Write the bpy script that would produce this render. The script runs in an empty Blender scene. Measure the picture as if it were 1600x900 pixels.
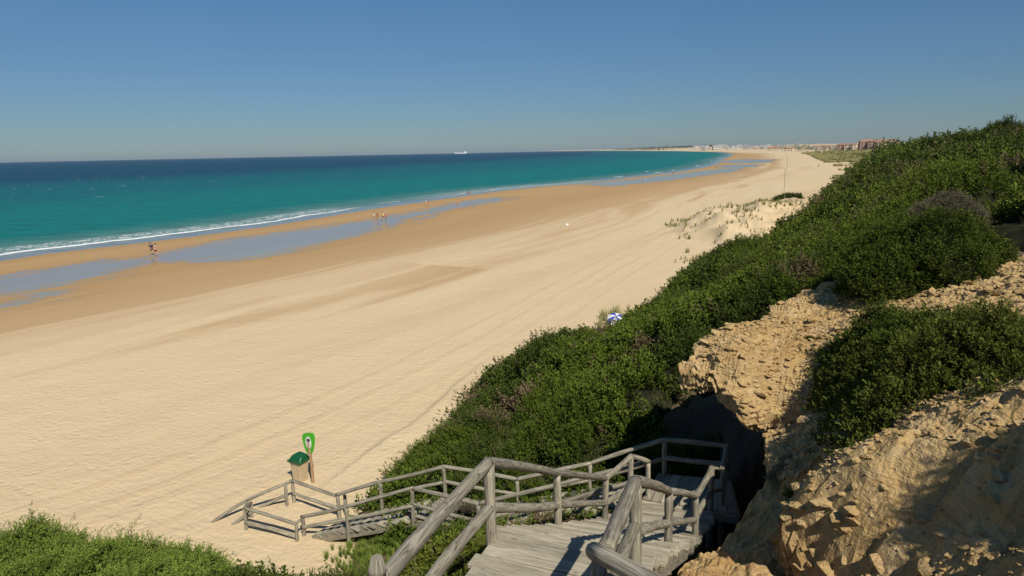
import bpy, bmesh, math, random
import numpy as np
from mathutils import Vector, Matrix
random.seed(7); rng=np.random.default_rng(11)
SC=bpy.context.scene; COL=SC.collection
# ---------------- survey of the place (camera geometry used to lay out world positions) ------------
F=1067.; H=13.
hx=np.array([1,-0.02]);hx/=np.linalg.norm(hx)
nn=np.array([0.02,1])/math.hypot(.02,1)
dist=(np.array([800,450])-np.array([0,252.8]))@nn
pitch=math.atan(dist/F)
def ray(u,v):
    p=np.array([u-800,v-450]); r=p@hx; d=p@nn
    c,s=math.cos(pitch),math.sin(pitch)
    return np.array([r, F*c-d*s, -F*s-d*c])/F
def onz(u,v,z):
    w=ray(u,v); t=(z-H)/w[2]; return w*t+np.array([0,0,H])
def onD(u,v,D):
    w=ray(u,v); t=D/math.hypot(w[0],w[1]); return w*t+np.array([0,0,H])
def az(u):
    w=ray(u,300); return math.atan2(w[0],w[1])
def uD(u,D): a=az(u); return np.array([D*math.sin(a),D*math.cos(a)])
def topz(P,u,v):
    w=ray(u,v); return H+math.hypot(P[0],P[1])*w[2]/math.hypot(w[0],w[1])
# ---------------- noise ------------
def _h(ix,iy,seed):
    n=(ix*374761393+iy*668265263+seed*974634777)&0xffffffff
    n=((n^(n>>13))*1274126177)&0xffffffff
    n=(n^(n>>16))&0xffffffff
    return n/4294967296.0
def vnoise(x,y,seed=0):
    x=np.asarray(x,float);y=np.asarray(y,float)
    ix=np.floor(x).astype(np.int64);iy=np.floor(y).astype(np.int64)
    fx=x-ix;fy=y-iy;fx=fx*fx*(3-2*fx);fy=fy*fy*(3-2*fy)
    a=_h(ix,iy,seed);b=_h(ix+1,iy,seed);c=_h(ix,iy+1,seed);d=_h(ix+1,iy+1,seed)
    return a+(b-a)*fx+(c-a)*fy+(a-b-c+d)*fx*fy
def fbm(x,y,o=4,seed=0):
    s=0;a=.5;t=0
    for i in range(o):
        s=s+a*vnoise(x,y,seed+i*17);t+=a;a*=.5;x=x*2.03+11.3;y=y*2.03+5.7
    return s/t
def sstep(a,b,x): 
    t=np.clip((x-a)/(b-a),0,1);return t*t*(3-2*t)
def seg_dist(x,y,pl):
    """unsigned distance and signed side, to polyline"""
    best=np.full(x.shape,1e18);side=np.ones(x.shape);al=np.zeros(x.shape);L=0
    for (ax,ay),(bx,by) in zip(pl[:-1],pl[1:]):
        dx,dy=bx-ax,by-ay;l2=dx*dx+dy*dy+1e-12
        t=np.clip(((x-ax)*dx+(y-ay)*dy)/l2,0,1)
        qx=x-ax-t*dx;qy=y-ay-t*dy;d=qx*qx+qy*qy
        m=d<best;best=np.where(m,d,best)
        side=np.where(m,np.sign(dx*(y-ay)-dy*(x-ax)),side);al=np.where(m,L+t*math.sqrt(l2),al)
        L+=math.sqrt(l2)
    return np.sqrt(best),side,al
def inpoly(x,y,pl):
    ins=np.zeros(x.shape,bool);n=len(pl)
    for i in range(n):
        ax,ay=pl[i];bx,by=pl[(i+1)%n]
        if ay==by: continue
        c=((ay>y)!=(by>y))&(x<(bx-ax)*(y-ay)/(by-ay)+ax)
        ins^=c
    return ins
def sdpoly(x,y,pl):
    d,_,_=seg_dist(x,y,list(pl)+[pl[0]]);return np.where(inpoly(x,y,pl),d,-d)
def P2(lst): return [tuple(onz(u,v,z)[:2]) for u,v,z in lst]
# ---------------- shoreline -------------
wl=P2([(u,v,0) for u,v in ((0,407),(72,396),(210,380),(300,369),(405,355),(480,343),(570,328),(648,317),(729,305.5),(780,298.5),(840,292),(924,285.5),(985,277.5),(1060,269),(1100,262),(1122,256),(1130,249),(1142,244),(1146,240.5),(1128,237.8),(1060,236),(1000,235.6),(945,235.5))])
d0=np.array(wl[0])-np.array(wl[2]);d0/=np.linalg.norm(d0)
back=tuple(np.array(wl[0])+d0*400)
shore=[back]+wl
seapoly=shore+[(-1000,40000),(-60000,40000),(-60000,-2000),(back[0],-2000)]
toe=P2([(540,800,2.9),(558,772,2.9),(590,738,2.9),(622,700,2.9),(660,668,2.9),(700,625,2.9),(735,580,2.9),(800,555,2.9),(850,538,2.9),(905,518,2.9),(950,512,3.2),(985,498,3.2),(1004,470,3.2),(1022,447,3.1),(1060,422,3.1),(1110,405,3.2),(1170,391,3),(1205,380,3.2)])
toe+=[tuple(uD(u,D)) for u,D in ((1235,86),(1258,98),(1268,120),(1285,160),(1302,200),(1322,270),(1350,340),(1392,480),(2600,480))]
hillpoly=[tuple(uD(u,D)) for u,D in ((-1500,2),(-700,11),(-200,14.5),(200,15),(380,15),(480,15.5))]+toe+[(400,-200),(0,-200),(-60,-60)]
dune2=P2([(1283,287,2.5),(1292,274,2.5),(1306,262,2.5),(1284,254,2.6),(1262,242,3),(1236,236.5,3),(1180,233.6,3),(1120,232.6,3)])
landpoly=dune2+[(20000,30000),(30000,0),(300,50)]
# hill controls: per image column, (distance, height)
CT=[]
def cc(u,*dz):
    for D,z in dz: CT.append((az(u)*3,math.log(D),z))
for u in (-1500,-500,0,300): cc(u,(.5,11.4),(1.5,11.1),(3,9.8),(6,7),(10,4.5),(13,3.9),(16,2.8),(22,2.3),(60,2.3))
cc(500,(.5,11.4),(1.5,11),(3,9.6),(6,7),(9,5.3),(12,4),(14.5,3.0),(17,2.45),(24,2.4))
cc(700,(.5,11.4),(1.5,10.6),(3,9.2),(5,7.9),(8,5.9),(12,4.2),(16,3.1),(20,2.9),(26,2.4),(40,2.3))
cc(800,(1.5,10.3),(4,8.2),(7,6.6),(11,4.6),(14,3.6),(17,3.2),(22,3.1),(28,2.9),(35,2.4),(60,2.3))
cc(900,(1.5,10.3),(4,8.1),(8,6),(12,4.4),(15,3.8),(20,4.0),(27,3.8),(34,3.1),(41,2.4),(70,2.4))
cc(960,(22,4.3),(27,3.9),(33,2.9),(38,2.4))
cc(1000,(2,10.3),(5,8),(10,5.0),(13,4.1),(16,3.9),(20,4.9),(26,4.7),(33,3.7),(42,2.7),(49,2.4),(80,2.4))
cc(1100,(3,9.8),(6,8),(8.2,6.9),(9.6,6.2),(12,4.5),(15,4.1),(18,4.6),(21,6.2),(28,5.6),(40,4.6),(55,3.3),(67,2.5),(110,2.4))
cc(1200,(3,9.8),(6,8),(9,6.8),(10.8,6.4),(12.5,4.6),(15,4.6),(17,5.4),(20,7.2),(28,7),(40,5.8),(58,4.2),(75,3),(110,2.4))
cc(1300,(3,9.6),(6,8.2),(8,7.2),(13,6.6),(16,7.6),(18,8.4),(25,8.5),(40,7.8),(60,7.4),(100,7.3),(160,6.9),(220,3.6),(320,2.6))
cc(1262,(40,7),(60,6),(90,5.7),(120,3.2),(150,2.4))
cc(1350,(18,8.7),(30,8.9),(60,8.9),(100,9.3),(160,9.4),(220,9.6),(300,6),(450,3))
cc(1400,(6,8),(12,8),(20,9.2),(30,9.9),(60,10.2),(100,10.8),(170,11.8),(250,11.4),(450,8))
cc(1450,(20,9.4),(35,10.1),(60,10.5),(100,11.5),(140,12.2),(220,12.0),(450,11))
cc(1500,(6,8.6),(14,9),(22,9.8),(32,10.7),(60,10.9),(110,12.2),(180,12.0),(400,12))
cc(1560,(20,10),(32,10.8),(60,11.2),(90,12.7),(150,12.3))
cc(1660,(10,9.5),(20,10.5),(40,10.8),(60,11.2),(85,11.9),(300,12.4))
cc(1950,(.5,11.4),(3,10.6),(5,10.5),(12,11.2),(30,12.),(80,13.5),(300,15))
cc(3200,(.5,11.4),(3,11.3),(8,12),(30,13),(200,17))
CT=np.array(CT)
def _tps(r2): return np.where(r2>1e-12,.5*r2*np.log(r2+1e-12),0)
def tps_fit(X,z,lam):
    n=len(X);r2=((X[:,None]-X[None])**2).sum(2)
    A=np.zeros((n+3,n+3));A[:n,:n]=_tps(r2)+lam*np.eye(n);A[:n,n]=1;A[:n,n+1:]=X;A[n,:n]=1;A[n+1:,:n]=X.T
    return np.linalg.solve(A,np.concatenate([z,[0,0,0]]))
def tps_ev(X,w,P):
    out=np.empty(len(P))
    for i in range(0,len(P),20000):
        p=P[i:i+20000];r2=((p[:,None]-X[None])**2).sum(2)
        out[i:i+20000]=_tps(r2)@w[:len(X)]+w[len(X)]+p@w[len(X)+1:]
    return out
TW=tps_fit(CT[:,:2],CT[:,2],.002)
def hill(x,y):
    sh=x.shape;x=x.ravel();y=y.ravel();D=np.hypot(x,y)
    a=np.clip(np.arctan2(x,y),az(-1500),az(3200)*1.02)
    P=np.stack([a*3,np.log(np.clip(D,.45,450))],1)
    return tps_ev(CT[:,:2],TW,P).reshape(sh)
SCARP=P2([(u,v,2.3) for u,v in ((575,705),(598,688),(640,664),(668,642),(690,622),(712,600),(722,592))])
def ground(x,y,full=False):
    x=np.atleast_1d(np.asarray(x,float));y=np.atleast_1d(np.asarray(y,float));D=np.hypot(x,y)
    d,_,al=seg_dist(x,y,shore);t=np.where(inpoly(x,y,seapoly),-d,d)
    zb=np.where(t<0,np.maximum(.02*t,-4),.018*np.minimum(t,16))+1.95*sstep(24,64,t)
    zb=zb+(fbm(x/9,y/9,3,5)-.5)*.12*sstep(10,50,t)
    # hummocky dune above the beach
    c=onz(1222,335,4.);g=((x-c[0])*.90-(y-c[1])*.42)/11;g2=((x-c[0])*.42+(y-c[1])*.90)/21
    rr_=np.sqrt(g**2+g2**2)+(fbm(x/5,y/7,3,19)-.5)*.5;du=.75*sstep(1.25,.72,rr_)+.25*np.exp(-(g**2+g2**2))
    zb=zb+du*(2.5+2.8*(fbm(x/2.8,y/4.,5,9)-.45))
    ds_,ss_,_=seg_dist(x,y,SCARP);zb=zb+.16*sstep(-.14,.14,-ds_*ss_)*np.exp(-np.maximum(ds_,0)/2.2)*sstep(60,20,D)
    w=sdpoly(x,y,hillpoly);s=np.clip(D/30,.35,4)
    hm=sstep(-.6,2.6,w/s)
    z=zb
    m=hm>0
    if m.any():
        hz=np.zeros_like(x);hz[m]=hill(x[m],y[m]);hz=hz-1.25*sstep(35,90,D)-.5*sstep(90,200,D);hz=hz+(fbm(x/5,y/5,3,3)-.5)*.5*sstep(14,30,D)+(fbm(x/22,y/22,2,4)-.5)*1.6*sstep(40,90,D)
        z=zb+(np.maximum(hz,zb-.3)-zb)*hm
    # far dunes and low land behind the beach
    wd=sdpoly(x,y,landpoly);far=sstep(0,40,wd)*(1-hm)
    z=z+far*(5.*fbm(x/16,y/22,4,21)-1.2+np.clip(wd*.004,0,6)*sstep(500,1500,D)-.4)
    farl=sstep(2600,4500,D)*sstep(40,300,t);z=z+farl*(7+12*fbm(x/500,y/500,3,8))
    if full: return z,t,al,w/s,far,du,D
    return z
uppoly=[tuple(onz(u,v,z)[:2]) for u,v,z in ((1275,985,7.9),(1258,900,7.7),(1212,842,7.6),(1203,802,7.8),(1245,765,8.1),(1292,702,8.3),(1262,722,8.0),(1215,700,7.9),(1206,650,7.8),(1222,622,8.1),(1258,600,8.5),(1252,586,8.6),(1205,592,8.4),(1160,606,8.3),(1118,588,8.4),(1068,549,8.6),(1095,527,8.7),(1128,508,8.75),(1180,490,8.9),(1230,456,9.1),(1288,438,9.3),(1400,420,9.6),(1500,398,10),(1650,385,10.6))]
uppoly+=[(20,22),(22,-5),(3,-5),(2.9,1.5)]
def updist(x,y):
    return sdpoly(x,y,uppoly)
# ---------------- mesh helpers ------------
def meshnp(name,V,Fc,mat=None,smooth=True,attrs=None):
    me=bpy.data.meshes.new(name);V=np.asarray(V,np.float32);Fc=np.asarray(Fc,np.int32)
    me.vertices.add(len(V));me.vertices.foreach_set('co',V.ravel())
    if len(Fc):
        k=Fc.shape[1];me.loops.add(Fc.size);me.polygons.add(len(Fc))
        me.loops.foreach_set('vertex_index',Fc.ravel());me.polygons.foreach_set('loop_start',np.arange(0,Fc.size,k,dtype=np.int32))
        try: me.polygons.foreach_set('loop_total',np.full(len(Fc),k,np.int32))
        except Exception: pass
        me.polygons.foreach_set('use_smooth',np.full(len(Fc),smooth))
    me.update(calc_edges=True)
    for k,(ty,a) in (attrs or {}).items():
        at=me.attributes.new(k,ty,'POINT')
        at.data.foreach_set('value' if ty in('FLOAT','INT') else 'vector',np.asarray(a,np.float32).ravel() if ty!='INT' else np.asarray(a,np.int32))
    if mat: me.materials.append(mat)
    return me
def ob(name,me,parent=None,loc=None,**p):
    o=bpy.data.objects.new(name,me);COL.objects.link(o)
    if parent: o.parent=parent
    if loc is not None:o.location=loc
    for k,v in p.items(): o[k]=v
    return o
def empty(name,loc,label,cat,group=None,rz=0):
    o=bpy.data.objects.new(name,None);COL.objects.link(o);o.location=loc;o.rotation_euler=(0,0,rz);o.empty_display_size=.2
    o['label']=label;o['category']=cat
    if group:o['group']=group
    return o
def gridfaces(nr,nc):
    i=np.arange(nr*nc).reshape(nr,nc)
    return np.stack([i[:-1,:-1],i[:-1,1:],i[1:,1:],i[1:,:-1]],-1).reshape(-1,4)
# ---------------- node helper ------------
class NT:
    def __init__(s,name):
        s.m=bpy.data.materials.new(name);s.m.use_nodes=True;s.t=s.m.node_tree;s.t.nodes.clear()
        s.out=s.n('ShaderNodeOutputMaterial');s.b=s.n('ShaderNodeBsdfPrincipled');s.l(s.b.outputs[0],s.out.inputs[0])
    def n(s,k,**p):
        o=s.t.nodes.new(k)
        for a,v in p.items(): setattr(o,a,v)
        return o
    def l(s,a,b): s.t.links.new(a,b)
    def put(s,sock,v):
        if isinstance(v,bpy.types.NodeSocket): s.l(v,sock)
        elif isinstance(v,(tuple,list)) and len(v)==3 and sock.type=='RGBA': sock.default_value=(*v,1)
        else: sock.default_value=v
    def math(s,op,a,b=None,c=None,clamp=False):
        o=s.n('ShaderNodeMath',operation=op);o.use_clamp=clamp
        for i,v in enumerate((a,b,c)):
            if v is not None: s.put(o.inputs[i],v)
        return o.outputs[0]
    def mix(s,f,a,b,mode='MIX'):
        o=s.n('ShaderNodeMix',data_type='RGBA',blend_type=mode);s.put(o.inputs[0],f);s.put(o.inputs[6],a);s.put(o.inputs[7],b);return o.outputs[2]
    def mr(s,v,a,b,c=0,d=1,sm=True):
        o=s.n('ShaderNodeMapRange');o.interpolation_type='SMOOTHSTEP' if sm else 'LINEAR';o.clamp=True
        for i,x in enumerate((v,a,b,c,d)): s.put(o.inputs[i],x)
        return o.outputs[0]
    def pos(s): return s.n('ShaderNodeNewGeometry').outputs['Position']
    def obj(s): return s.n('ShaderNodeTexCoord').outputs['Object']
    def scale(s,v,sc,rot=(0,0,0)):
        o=s.n('ShaderNodeMapping');s.l(v,o.inputs[0]);o.inputs['Scale'].default_value=sc if isinstance(sc,tuple) else (sc,)*3;o.inputs['Rotation'].default_value=rot;return o.outputs[0]
    def noise(s,v,sc,det=4,rough=.55,dist=0):
        o=s.n('ShaderNodeTexNoise');s.l(v,o.inputs['Vector']);o.inputs['Scale'].default_value=sc;o.inputs['Detail'].default_value=det;o.inputs['Roughness'].default_value=rough;o.inputs['Distortion'].default_value=dist;return o.outputs[0]
    def vor(s,v,sc,feat='F1'):
        o=s.n('ShaderNodeTexVoronoi',feature=feat);s.l(v,o.inputs['Vector']);o.inputs['Scale'].default_value=sc;return o
    def attr(s,nm): return s.n('ShaderNodeAttribute',attribute_name=nm).outputs['Fac']
    def bump(s,h,st,d,nrm=None):
        o=s.n('ShaderNodeBump');s.put(o.inputs['Strength'],st);s.put(o.inputs['Distance'],d);s.l(h,o.inputs['Height'])
        if nrm is not None:s.l(nrm,o.inputs['Normal'])
        return o.outputs[0]
    def comb(s,x,y,z=0.):
        o=s.n('ShaderNodeCombineXYZ')
        for i,v in enumerate((x,y,z)): s.put(o.inputs[i],v)
        return o.outputs[0]
    def rnd(s): return s.n('ShaderNodeObjectInfo').outputs['Random']
    def fin(s,col,rough=.8,nrm=None,spec=.3):
        s.put(s.b.inputs['Base Color'],col);s.put(s.b.inputs['Roughness'],rough);s.b.inputs['Specular IOR Level'].default_value=spec
        if nrm is not None:s.l(nrm,s.b.inputs['Normal'])
        return s.m
def plain(name,c,r=.7,spec=.3,var=.12,sc=6):
    T=NT(name);n=T.noise(T.obj(),sc,4);f=T.mr(n,.3,.7,1-var,1+var)
    return T.fin(T.mix(1.,c,T.comb(f,f,f),'MULTIPLY'),r,None,spec)
# ================= materials of the setting =================
def sand_mat():
    T=NT('beach_sand');p=T.pos();t=T.attr('tw');al=T.attr('al');pool=T.attr('pool');dry=T.attr('dry')
    sh=T.comb(T.math('MULTIPLY',al,.02),T.math('MULTIPLY',t,.16))     # along-shore streaks
    st=T.noise(sh,1.6,7,.65,.6);st2=T.noise(T.comb(T.math('MULTIPLY',al,.006),T.math('MULTIPLY',t,.06)),1.3,5,.6,.5)
    big=T.noise(p,.05,4)
    dampf=T.mr(T.math('ADD',dry,T.math('ADD',T.math('MULTIPLY',T.math('SUBTRACT',st2,.5),5.),T.math('MULTIPLY',T.math('SUBTRACT',st,.5),1.0))),-.3,.5)
    damp=T.mix(st,(.39,.235,.09),(.49,.315,.14));damp=T.mix(T.mr(dry,-2.2,-.2,0,.7),damp,T.mix(st2,(.45,.30,.14),(.57,.405,.21)))
    dryc=T.mix(T.mr(st,.2,.85),(.62,.475,.275),(.67,.53,.325))
    dryc=T.mix(T.mr(big,.3,.7,0,.4),dryc,(.64,.475,.275))
    col=T.mix(dampf,damp,dryc)
    # paler and ochre bands in the damp part
    band=T.mr(st2,.52,.66);col=T.mix(T.math('MULTIPLY',band,T.mr(dry,-1.,-.1,0,.45)),col,(.52,.37,.19))
    # tyre tracks
    tr=None
    for k in ('tr1','tr2'):
        wob=T.math('MULTIPLY',T.math('SUBTRACT',T.noise(p,.25,2),.5),.5)
        a=T.math('ABSOLUTE',T.math('ADD',T.attr(k),wob))
        l=T.math('ABSOLUTE',T.math('SUBTRACT',a,.85))
        m=T.mr(l,.10,.34,1,0);tr=m if tr is None else T.math('MAXIMUM',tr,m)
    tn=T.math('MULTIPLY',tr,T.mr(T.noise(p,.09,3),.3,.6,.25,1))
    col=T.mix(T.math('MULTIPLY',tn,.18),col,(.50,.33,.155))
    # ripples and footprints
    rp=T.scale(p,(1.,1.,1.),(0,0,.5));rp=T.scale(rp,(.35,1.6,1.))
    rip=T.noise(rp,2.6,4,.55,.8);pits=T.noise(p,4.5,3,.6);fine=T.noise(p,40,3)
    foot=T.vor(p,2.3);fm=T.mr(foot.outputs['Distance'],.05,.4,0,1)
    hgt=T.math('ADD',T.math('MULTIPLY',rip,.55),T.math('MULTIPLY',pits,.8));hgt=T.math('ADD',hgt,T.math('MULTIPLY',fine,.06));hgt=T.math('ADD',hgt,T.math('MULTIPLY',T.math('MULTIPLY',fm,.45),T.mr(T.noise(p,.35,3),.4,.6)))
    hgt=T.math('SUBTRACT',hgt,T.math('MULTIPLY',tn,.3))
    n1=T.bump(hgt,T.math('ADD',T.mr(dry,-.6,.6,.05,.52),T.mr(T.attr('gul'),-.4,.3,0,.4)),.12)
    # pools
    pn=T.math('ADD',T.math('ADD',T.math('MULTIPLY',T.math('SUBTRACT',T.noise(T.comb(T.math('MULTIPLY',al,.10),T.math('MULTIPLY',t,.8)),1.5,6,.7,.6),.5),26.),T.math('MULTIPLY',T.math('SUBTRACT',T.noise(T.comb(T.math('MULTIPLY',al,.03),T.math('MULTIPLY',t,.25)),1.5,4,.6,.6),.52),16.)),pool)
    sw=T.math('ADD',T.math('MULTIPLY',t,-1.),T.math('MULTIPLY',T.noise(T.comb(T.math('MULTIPLY',al,.06),0.),1.,3),1.6))
    wet=T.math('MAXIMUM',T.mr(pn,-.5,.5),T.mr(sw,-.6,-.1))
    wetc=T.mix(T.mr(pn,0,3),(.35,.22,.09),(.31,.26,.19))
    near=T.math('MAXIMUM',T.mr(pn,-7,0),T.mr(t,9,2));col=T.mix(T.math('MULTIPLY',near,.6),col,(.36,.22,.08))
    col=T.mix(wet,col,wetc)
    # vegetation litter beneath the scrub, dune grass tint far off
    sc=T.attr('scrub');col=T.mix(T.mr(T.math('ADD',sc,T.math('MULTIPLY',T.math('SUBTRACT',T.noise(p,.7,5),.5),.9)),.35,.7),col,(.16,.115,.06));col=T.mix(T.mr(T.attr('gul'),-.4,.3),col,(.085,.055,.032))  # gully ground painted dark brown to deepen its shade
    fd=T.attr('fard');g=T.noise(T.scale(p,(.6,.25,1.)),.07,6,.7,.4)
    col=T.mix(T.math('MULTIPLY',T.mr(g,.47,.60,0,.75),fd),col,(.25,.215,.115))
    rough=T.mix(wet,(.85,.85,.85),(.14,.14,.14))
    return T.fin(col,rough,T.bump(T.math('MULTIPLY',T.math('SUBTRACT',1.,wet),T.math('MULTIPLY',fine,.0)),0.,.01,n1),.5)
def sea_mat():
    T=NT('sea_water');p=T.pos();t=T.attr('off');al=T.attr('al')   # off: metres offshore
    nb=T.math('MULTIPLY',T.math('SUBTRACT',T.noise(T.scale(p,(.3,1.,1.)),.012,4),.5),90.)
    to=T.math('ADD',t,nb)
    c=T.mix(T.mr(t,0,9),(.22,.19,.14),(.10,.20,.165))
    c=T.mix(T.mr(t,5,34),c,(.0,.150,.128))
    c=T.mix(T.mr(to,60,190),c,(.0,.105,.110))
    c=T.mix(T.mr(to,190,480),c,(.0,.042,.074))
    st=T.noise(T.scale(p,(.35,1.,1.),(0,0,.15)),.35,5,.6);c=T.mix(1.,c,T.comb(T.mr(st,.3,.7,.8,1.2),T.mr(st,.3,.7,.78,1.22),T.mr(st,.3,.7,.8,1.2)),'MULTIPLY')
    # foam: breaking line, lace behind it, whitecaps offshore
    edge=T.math('ADD',t,T.math('MULTIPLY',T.math('SUBTRACT',T.noise(T.comb(T.math('MULTIPLY',al,.05),0.),1.,4),.5),5.))
    segm=T.mr(T.noise(T.comb(T.math('MULTIPLY',al,.014),3.3),1.,2),.44,.52)
    line=T.math('MULTIPLY',T.mr(T.math('ABSOLUTE',T.math('SUBTRACT',edge,5.4)),.15,.6,1,0),T.attr('fm'))
    lace=T.math('MULTIPLY',T.mr(T.noise(T.scale(p,(1.,1.,1.)),.9,6,.7,1.2),.46,.60),T.mr(T.math('ABSOLUTE',T.math('SUBTRACT',edge,10.)),1.5,6.5,1,0))
    lace=T.math('MULTIPLY',lace,T.attr('fm'))
    br=None
    for (o,w,seed,sc,th) in ((9.,1.1,1.,.035,.60),(22.,1.0,7.,.03,.66),(34.,1.4,13.,.025,.68)):
        e=T.math('ADD',t,T.math('MULTIPLY',T.math('SUBTRACT',T.noise(T.comb(T.math('MULTIPLY',al,.02),seed),1.,3),.5),16.))
        mm=T.math('MULTIPLY',T.mr(T.math('ABSOLUTE',T.math('SUBTRACT',e,o)),w*.5,w,1,0),T.mr(T.noise(T.comb(T.math('MULTIPLY',al,sc),seed*3),1.,3),th-.03,th+.02))
        br=mm if br is None else T.math('MAXIMUM',br,mm)
    br=T.math('MULTIPLY',br,T.attr('fb'))
    cap=T.noise(T.scale(p,(.7,1.,1.)),.17,5,.66,.3);cap2=T.noise(p,.6,3)
    caps=T.math('MULTIPLY',T.mr(T.math('ADD',cap,T.math('MULTIPLY',cap2,.25)),.785,.82),T.mr(t,60,260,0,.8))
    foam=T.math('MAXIMUM',T.math('MAXIMUM',line,T.math('MULTIPLY',lace,.75)),T.math('MAXIMUM',br,caps))
    c=T.mix(foam,c,(.80,.82,.82))
    w=T.noise(T.scale(p,(.45,1.,1.),(0,0,.2)),1.1,5,.6);w2=T.noise(T.scale(p,(.5,1.,1.)),.16,4,.55)
    h=T.math('ADD',T.math('MULTIPLY',w,.22),T.math('MULTIPLY',w2,1.0))
    nrm=T.bump(h,T.mr(t,2,12,.08,.8),.9)
    rough=T.mix(foam,T.mix(T.mr(t,2,14),(.1,.1,.1),(.42,.42,.42)),(.8,.8,.8))
    T.b.inputs['IOR'].default_value=1.33
    return T.fin(c,rough,nrm,.32)
def rock_mat(name='sandstone',dark=1.):
    T=NT(name);p=T.pos()
    big=T.noise(p,.55,5,.6);mid=T.noise(p,3.2,6,.65,.5);lay=T.noise(T.scale(p,(.6,.6,7.),(.08,.05,0)),1.6,6,.65,.6);fine=T.noise(p,22,5,.7);gr=T.noise(p,90,3,.6)
    c=T.mix(T.mr(big,.35,.65),(.43,.28,.11),(.53,.375,.165))
    c=T.mix(T.mr(mid,.45,.7),c,(.57,.42,.225));c=T.mix(T.mr(lay,.5,.72,0,.55),c,(.36,.20,.085))
    c=T.mix(T.mr(fine,.52,.75,0,.5),c,(.62,.48,.28))
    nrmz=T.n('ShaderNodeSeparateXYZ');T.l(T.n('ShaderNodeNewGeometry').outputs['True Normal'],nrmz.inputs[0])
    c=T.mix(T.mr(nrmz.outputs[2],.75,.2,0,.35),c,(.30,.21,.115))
    v=T.vor(T.scale(p,(1.,1.,2.2)),9.);v2=T.vor(T.scale(p,(1.,1.,2.)),26.)
    h=T.math('ADD',T.math('MULTIPLY',mid,.5),T.math('MULTIPLY',fine,.28));h=T.math('ADD',h,T.math('MULTIPLY',lay,.6))
    h=T.math('ADD',h,T.math('MULTIPLY',v.outputs['Distance'],.22));h=T.math('ADD',h,T.math('MULTIPLY',v2.outputs['Distance'],.12));h=T.math('ADD',h,T.math('MULTIPLY',gr,.06))
    return T.fin(c,.92,T.bump(h,.95,.10),.15)
def leaf_mat(name,c1,c2,c3=None,tr=.13):
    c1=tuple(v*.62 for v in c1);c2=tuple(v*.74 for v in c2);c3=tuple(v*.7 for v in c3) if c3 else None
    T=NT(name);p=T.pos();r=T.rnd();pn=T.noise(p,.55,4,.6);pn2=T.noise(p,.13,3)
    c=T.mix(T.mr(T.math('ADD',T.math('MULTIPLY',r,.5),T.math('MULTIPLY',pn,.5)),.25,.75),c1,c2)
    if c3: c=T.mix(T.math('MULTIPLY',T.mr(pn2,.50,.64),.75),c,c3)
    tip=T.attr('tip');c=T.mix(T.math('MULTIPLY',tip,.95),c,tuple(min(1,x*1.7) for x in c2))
    T.fin(c,.7,None,.08)
    tl=T.n('ShaderNodeBsdfTranslucent');T.put(tl.inputs[0],T.mix(.5,c,tuple(min(1,x*1.6) for x in c2)))
    ms=T.n('ShaderNodeMixShader');ms.inputs[0].default_value=tr;T.l(T.b.outputs[0],ms.inputs[1]);T.l(tl.outputs[0],ms.inputs[2]);T.l(ms.outputs[0],T.out.inputs[0])
    return T.m
def wood_mat(name='weathered_wood',a=(.17,.15,.115),b=(.40,.365,.28),grn=.25,var=(.82,1.14),gs=34.,ck=.6):
    T=NT(name);uv=T.n('ShaderNodeTexCoord').outputs['UV'];r=T.rnd();off=T.n('ShaderNodeVectorMath',operation='ADD');T.l(uv,off.inputs[0]);T.l(T.comb(T.math('MULTIPLY',r,37.),T.math('MULTIPLY',r,91.)),off.inputs[1])
    q=off.outputs[0]
    g=T.noise(T.scale(q,(1.6,gs,1.)),1.,5,.6,.9);k=T.noise(T.scale(q,(2.2,9.,1.)),1.,4,.6,.5);cr=T.noise(T.scale(q,(2.,38.,1.)),1.3,3,.5,1.2)
    c=T.mix(T.mr(g,.3,.68),a,b);c=T.mix(T.mr(k,.5,.72,0,.55),c,tuple(x*1.25 for x in b))
    crm=T.mr(cr,.60,.66);c=T.mix(T.math('MULTIPLY',crm,ck),c,(.05,.04,.03))
    br=T.mr(r,0,1,var[0],var[1],False);c=T.mix(1.,c,T.comb(br,br,T.math('MULTIPLY',br,.98)),'MULTIPLY')
    mo=T.noise(T.pos(),1.3,4);c=T.mix(T.mr(mo,.56,.7,0,grn),c,(.22,.235,.13))
    kn=T.vor(T.scale(q,(2.2,5.,1.)),1.);c=T.mix(T.mr(kn.outputs['Distance'],.05,.12,.6,0),c,(.10,.07,.045))
    h=T.math('SUBTRACT',T.math('ADD',T.math('MULTIPLY',g,.5),T.math('MULTIPLY',k,.5)),T.math('MULTIPLY',crm,.8))
    return T.fin(c,.85,T.bump(h,.7,.012),.2)
M={}
M['sand']=sand_mat();M['sea']=sea_mat();M['rock']=rock_mat()
M['leaf']=leaf_mat('juniper_foliage',(.034,.066,.009),(.11,.152,.020),(.16,.15,.03))
M['leaf2']=leaf_mat('dark_scrub_foliage',(.024,.045,.009),(.074,.104,.018),(.11,.095,.028))
M['leafb']=leaf_mat('bright_juniper_foliage',(.08,.13,.024),(.21,.28,.05))
M['grey']=leaf_mat('dry_grey_twigs',(.085,.075,.045),(.17,.15,.09),None,.1)
M['leafm']=leaf_mat('mastic_foliage',(.030,.055,.009),(.10,.132,.020),(.13,.12,.028))
M['sage']=leaf_mat('grey_green_foliage',(.12,.13,.08),(.26,.27,.17),None,.15)
M['grass']=leaf_mat('dune_grass',(.27,.26,.10),(.48,.44,.20),None,.3)
M['heath']=leaf_mat('brown_heath',(.085,.065,.035),(.18,.14,.075),None,.15)
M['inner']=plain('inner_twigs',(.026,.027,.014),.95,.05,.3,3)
M['wood']=wood_mat();M['plank']=wood_mat('weathered_plank',(.27,.24,.18),(.45,.405,.305),.12,(.62,1.18),20.,.15)
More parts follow.
